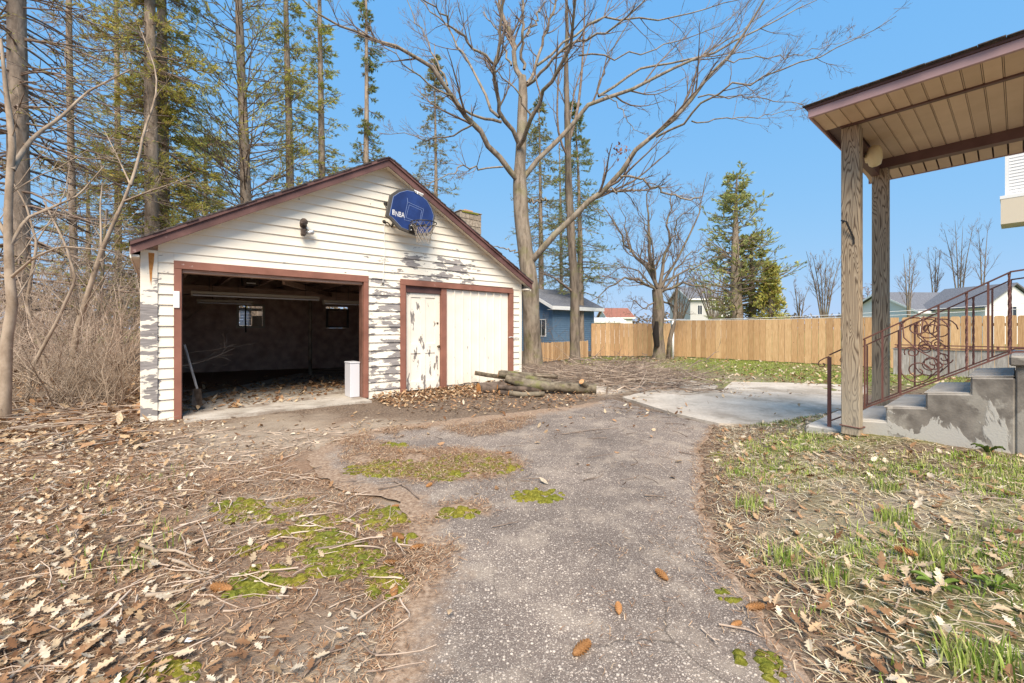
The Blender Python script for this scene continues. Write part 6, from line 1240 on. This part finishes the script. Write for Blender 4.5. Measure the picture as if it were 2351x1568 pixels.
# single fallen sticks
def stick(px, r, lab, mat='twig', zlift=.012, name='fallen_stick', forks=0, col=None):
    pts = []
    for u, v in px: c = gp(u, v); z = float(GZ(np.array([c.x]), np.array([c.y]))[0]); pts.append(Vector((c.x, c.y, z+r+zlift*random.uniform(.2, 1))))
    P_ = resample(pts, 10)[None]; R_ = np.linspace(r, r*.5, 10)[None]; parts = [(P_, R_)]
    if forks: parts.append(grow(P_, R_, forks, (.2, .9), (.4, .9), (.2, .45), 5, .02, .1, .6, flat=.1))
    V, Q = merge([tubes(p, q, 6) for p, q in parts]); o = mesh_np(name, V, Q, M[mat], smooth=True); tag(o, lab, 'stick', 'fallen sticks'); return o
for px, r, lab, m_, fk in [([(725, 1262), (790, 1258), (838, 1250)], .008, 'dark straight stick across the moss', 'twig', 0), ([(905, 1108), (935, 1125), (962, 1150)], .007, 'forked dark twig on the asphalt by the mossy island', 'twig', 2), ([(868, 1128), (910, 1120), (955, 1105)], .007, 'dark twig crossing the forked one', 'twig', 1), ([(385, 1298), (420, 1302), (445, 1312), (468, 1328)], .010, 'curved tan root-like stick in the left litter', 'sapling', 0), ([(318, 1272), (360, 1280), (400, 1278), (445, 1285)], .012, 'pale knobbly stick above the curved one', 'sapling', 1), ([(335, 1380), (380, 1372), (425, 1362)], .011, 'short thick tan stick left of centre', 'sapling', 0), ([(205, 1450), (250, 1415), (300, 1365)], .009, 'slanting stick in the left leaves', 'brush', 0), ([(20, 1568), (100, 1500), (210, 1440), (330, 1400)], .006, 'long thin straw-coloured stick at lower left', 'sapling', 0), ([(690, 1555), (760, 1500), (840, 1450)], .006, 'dark twig over the sandy patch at the bottom', 'twig', 3), ([(820, 1470), (850, 1500), (880, 1520)], .005, 'thin twig at the sand and asphalt edge', 'twig', 1), ([(300, 1030), (420, 1005), (560, 985)], .010, 'long bare stick before the open bay', 'brush', 1), ([(1480, 1142), (1530, 1145)], .006, 'short stick lying far up the asphalt', 'twig', 0), ([(1560, 1040), (1600, 1050), (1660, 1045)], .006, 'twig at the driveway edge below the pad', 'twig', 2), ([(1650, 1440), (1720, 1455), (1790, 1480)], .005, 'thin brown twig behind the red cone', 'brush', 1), ([(1610, 1450), (1650, 1490)], .004, 'crossed thin twig on the lower asphalt', 'brush', 2), ([(1760, 945), (1830, 958), (1900, 962)], .008, 'stick lying on the concrete pad', 'twig', 1), ([(1290, 1000), (1360, 990), (1420, 985)], .006, 'thin twig in front of the log pile', 'twig', 2), ([(1580, 928), (1615, 935), (1640, 928)], .012, 'mossy knot of twigs on the concrete pad', 'logbark', 3), ([(2100, 1330), (2160, 1300), (2230, 1290)], .006, 'thin stick in the right lawn straw', 'sapling', 1), ([(2055, 1420), (2080, 1370), (2110, 1340)], .005, 'upright-slanting dry stem in the right lawn', 'sapling', 0), ([(1130, 1215), (1190, 1205)], .004, 'small twig near the asphalt moss spot', 'twig', 1)]: stick(px, r, lab, m_, forks=fk)
def twig_mass(n, fx, name, label, mat, ln=(.08, .35), r=.004, zl=.02, cat='twigs', upz=.0, npts=5):
    x, y = fx(n); K = len(x); a = rng.uniform(0, 2*np.pi, K); L = rng.uniform(ln[0], ln[1], K); d = np.stack([np.cos(a), np.sin(a), rng.uniform(-.05, .08+upz, K)], 1); p = np.stack([x, y, GZ(x, y)+r+rng.uniform(0, zl, K)], 1); Q = [p]
    for k in range(npts-1): Q.append(Q[-1]+d*(L/(npts-1))[:, None]); d = norm(d+rng.normal(size=(K, 3))*np.array([.22, .22, .05]))
    P_ = np.stack(Q, 1); P_[..., 2] = np.maximum(P_[..., 2], (GZ(P_[..., 0], P_[..., 1])+r*.6)); V, Fq = tubes(P_, np.linspace(r, r*.4, npts)[None]*rng.uniform(.6, 1.5, (K, 1)), 4); o = mesh_np(name, V, Fq, M[mat], smooth=True); tag(o, label, cat, kind='stuff'); return o
twig_mass(1500, lambda n: scatter(n, -5, 0, 1.2, 5.5, lambda x, y: (x < LEFTB(y))*.8), 'twig_litter', 'small twigs strewn in the left litter', 'brush')
twig_mass(900, lambda n: scatter(n, -5, 3, 3.5, 9, lambda x, y: .35+0*x), 'twig_litter', 'fine twigs on the bare ground before the garage', 'twig', (.06, .3), .0035)
twig_mass(500, lambda n: scatter(n, 1.0, 5, 1.2, 6, lambda x, y: (x > right_edge(y))*.7), 'twig_litter', 'small twigs in the right lawn', 'brush', (.06, .25), .003)
twig_mass(520, lambda n: scatter(n, -9, -3.6, 4.8, 8.5, lambda x, y: np.where(to_gar(x, y)[0] < -.1, .9, 0)), 'stick_litter', 'dead sticks heaped on the wood floor beside the garage', 'brush', (.25, 1.2), .007, .10)
twig_mass(700, lambda n: scatter(n, 1.5, 9, 6.5, 10.5, lambda x, y: (fbm(x, y, .9, 121) > .5)*.8), 'twig_litter', 'twigs scattered over the concrete pad', 'twig', (.1, .6), .005)

# undergrowth thicket left of the garage
def thicket(n, x0, x1, y0, y1, h, name, label, mat, m1=6, m2=4):
    x = rng.uniform(x0, x1, n*2); y = rng.uniform(y0, y1, n*2); a, b = to_gar(x, y); k = (a < -.35) | (b > 7.2); k &= (np.abs(x/y) < 1.5); x, y = x[k][:n], y[k][:n]; K = len(x)
    p = np.stack([x, y, GZ(x, y)-.02], 1); d = norm(np.stack([rng.normal(0, .45, K), rng.normal(0, .45, K), np.ones(K)], 1)); L = h*rng.uniform(.35, 1.1, K); Q = [p]
    for i in range(6): Q.append(Q[-1]+d*(L/6)[:, None]); d = norm(d+rng.normal(size=(K, 3))*np.array([.22, .22, .12]))
    P_ = np.stack(Q, 1); R_ = rng.uniform(.005, .014, K)[:, None]*np.linspace(1, .35, 7)[None]; k1 = grow(P_, R_, m1, (.1, 1), (.4, 1.2), (.2, .55), 5, .12, .2, .6, .4, rmin=.004); k2 = grow(*k1, m2, (.1, 1), (.4, 1.2), (.3, .7), 4, .05, .2, .7, rmin=.0035)
    V, Fq = merge([tubes(P_, R_, 4), tubes(*k1, 3), tubes(*k2, 3)]); o = mesh_np(name, V, Fq, M[mat], smooth=True); tag(o, label, 'undergrowth', kind='stuff')
thicket(250, -13, -5.0, 7.0, 13, 3.0, 'undergrowth', 'tangle of bare brown brush left of the garage', 'brush')
thicket(260, -22, -7, 11, 19, 4.6, 'undergrowth', 'taller bare brush deeper in the wood', 'brush', 7, 4)
thicket(120, -8.0, -5.4, 6.2, 8.0, 1.3, 'undergrowth', 'low dry brush at the wood edge', 'sapling', 6, 3)
thicket(200, -12, 8, 20, 30, 3.4, 'undergrowth', 'bare brush behind the garage', 'twig', 6, 4)

# ------------------------------------------------------------------ log pile and brush
C4 = lambda x, y: ((1380+x/5.343)/1.3067, (1080+y/5.343)/1.3067)
def log(px, Ys, rad, lab, bark='logbark', cut='cutwood', stub=None):
    n = len(px); pts = [wp(*C4(*p), Ys[0]+(Ys[1]-Ys[0])*i/(n-1)) for i, p in enumerate(px)]; t = empty('log', (0, 0, 0)); tag(t, lab, 'log', 'cut logs in the pile')
    o, P_, r = trunk_mesh(t, pts, rad, M[bark], 22, 14, name='bark', knots=.22)
    for e, s in ((0, -1), (-1, 1)):
        d = norm(P_[e]-P_[1 if e == 0 else -2]); u_ = norm(np.cross(d, [0, 0, 1.])); v_ = np.cross(d, u_); k = 14; rr_ = r[e]*1.02
        V = [P_[e]+d*.004]+[P_[e]+d*.002+rr_*(math.cos(a)*u_+math.sin(a)*v_)*random.uniform(.93, 1.04) for a in np.arange(k)*2*np.pi/k]
        mesh_np('cut_end', np.array(V), np.array([(0, i+1, (i+1) % k+1) for i in range(k)]), M[cut], t)
    if stub:
        so_, sp_, sr_ = trunk_mesh(t, [wp(*C4(*p), Ys[1]+dy) for p, dy in stub], [.07, .055], M[bark], 6, 10, name='stub'); d = norm(sp_[-1]-sp_[-2]); u_ = norm(np.cross(d, [0, 0, 1.])); v_ = np.cross(d, u_)
        mesh_np('cut_end', np.array([sp_[-1]+d*.004]+[sp_[-1]+d*.003+sr_[-1]*1.05*(math.cos(a)*u_+math.sin(a)*v_) for a in np.arange(12)*2*np.pi/12]), np.array([(0, i+1, (i+1) % 12+1) for i in range(12)]), M[cut], t)
log([(740, 300), (1000, 370), (1400, 430), (1700, 440), (2180, 470)], (8.75, 8.45), [.09, .105, .11, .105, .10], 'big mossy log lying longest on top of the pile', stub=[((2030, 430), 0), ((1950, 345), -.12)])
log([(615, 222), (900, 268), (1200, 310), (1450, 350)], (9.05, 9.2), [.075, .075, .07, .06], 'pale smooth log with a cut end behind the big mossy one')
log([(240, 208), (420, 240), (600, 265), (900, 300)], (9.2, 9.35), [.046, .046, .05, .05], 'thin log sticking out left from the pile', stub=None)
log([(650, 190), (1000, 228), (1300, 255), (1560, 268)], (9.5, 9.7), [.05, .052, .055, .05], 'lichen-spotted thin log at the back of the pile')
log([(300, 462), (450, 445), (740, 420)], (8.55, 8.75), [.115, .11, .10], 'dark thick log with a bright orange cut end at the left', 'logdark', 'orangewood')
log([(600, 435), (850, 460), (1300, 480)], (8.45, 8.6), [.055, .06, .06], 'dark log with a small orange end under the mossy one', 'logdark', 'orangewood')
log([(780, 528), (1000, 560), (1350, 545)], (8.05, 8.15), [.052, .055, .05], 'short log lying in the leaves in front of the pile', 'logbark', 'orangewood')
log([(630, 520), (720, 530), (900, 545)], (8.3, 8.4), [.05, .055, .05], 'stubby dark log tucked beneath the pile', 'logdark', 'cutwood')
BRC = lambda u, v, z=.0: gp(u, v, z)
def cut_branch(px, r, lab, fk=5, mat='twig'):
    pts = []
    for u, v, h_ in px: c = gp(u, v); pts.append(Vector((c.x, c.y, h_)))
    P_ = resample(pts, 12)[None]; P_[0, 1:-1] += rng.normal(size=(10, 3))*.03; R_ = np.linspace(r, r*.3, 12)[None]; k1 = grow(P_, R_, fk, (.15, .95), (.35, .9), (.2, .5), 6, .06, .14, .6, .3, flat=.5); k2 = grow(*k1, 3, (.2, 1), (.4, .9), (.3, .6), 4, .03, .14, .7)
    V, Q = merge([tubes(P_, R_, 6), tubes(*k1, 4), tubes(*k2, 3)]); o = mesh_np('cut_branch', V, Q, M[mat], smooth=True); tag(o, lab, 'branch', 'cut branches in the brush pile')
cut_branch([(1470, 905, .05), (1545, 895, .10), (1600, 885, .5), (1650, 878, .75)], .018, 'long branch sticking up to the right out of the brush pile', 4)
cut_branch([(1480, 900, .3), (1482, 897, .5), (1476, 890, .75)], .014, 'short branch standing upright in the brush pile', 3)
names = ['lowest', 'second', 'third', 'fourth', 'fifth', 'sixth', 'seventh', 'eighth', 'ninth', 'tenth', 'eleventh', 'twelfth']
for i in range(12):
    u0 = random.uniform(1330, 1450) if i < 6 else random.uniform(1250, 1400); L_ = random.uniform(110, 240); v0 = 903-i*4.9; s = random.uniform(-.05, .06)
    cut_branch([(u0, v0, .06+.02*i), (u0+L_*.4, v0+s*L_, .10+.025*i), (u0+L_, v0+s*L_*.6, .05+.01*i)], random.uniform(.014, .03), names[i]+' of the long cut branches counted up the brush pile', 6, 'brush' if i % 3 == 0 else 'twig')
def brush_pts(n):
    x, y = scatter(n*3, .2, 5.5, 7.6, 14.5, lambda x, y: np.clip(np.exp(-((x-2.4-(y-8.5)*.02)/1.6)**2)*1.2*sstep(8.3, 9.4, y)*sstep(14.5, 11, y)*sstep(9.2, 10.0, y+np.clip(x-1.5, 0, 2)*1.2), 0, 1)); return x[:n], y[:n]
twig_mass(520, brush_pts, 'brush_pile', 'heap of cut twigs and brush behind the logs', 'twig', (.4, 2.0), .006, .26, 'brush', .16, 7)
twig_mass(420, brush_pts, 'brush_pile', 'paler sticks mixed through the brush heap', 'brush', (.4, 1.6), .006, .28, 'brush', .2, 7)
# odds and ends of rubbish
def rag(u, v, s, col, lab, name='plastic_scrap'):
    c = gp(u, v, .06); cz = float(GZ(np.array([c.x]), np.array([c.y]))[0]); n = 6; g = np.linspace(-1, 1, n); A_, B_ = np.meshgrid(g, g); Z_ = .5*fbm(A_+u, B_, .6, 7)
    V = np.stack([c.x+A_*s*(1-.3*np.abs(B_)), c.y+B_*s*.7, cz+.01+Z_*s*1.2], -1).reshape(-1, 3); b = (np.arange(n-1)[:, None]*n+np.arange(n-1)[None]).ravel(); o = mesh_np(name, V, np.stack([b, b+1, b+n+1, b+n], 1), plain('scrap', col, .5)); tag(o, lab, 'rubbish')
rag(308, 873, .10, (.75, .75, .75), 'crumpled white plastic scrap at the wood edge'); rag(318, 846, .09, (.10, .36, .32), 'teal scrap beside the small leaning sapling'); rag(435, 1520-78, .018, (.8, .8, .8), 'tiny white paper scrap in the left needles')
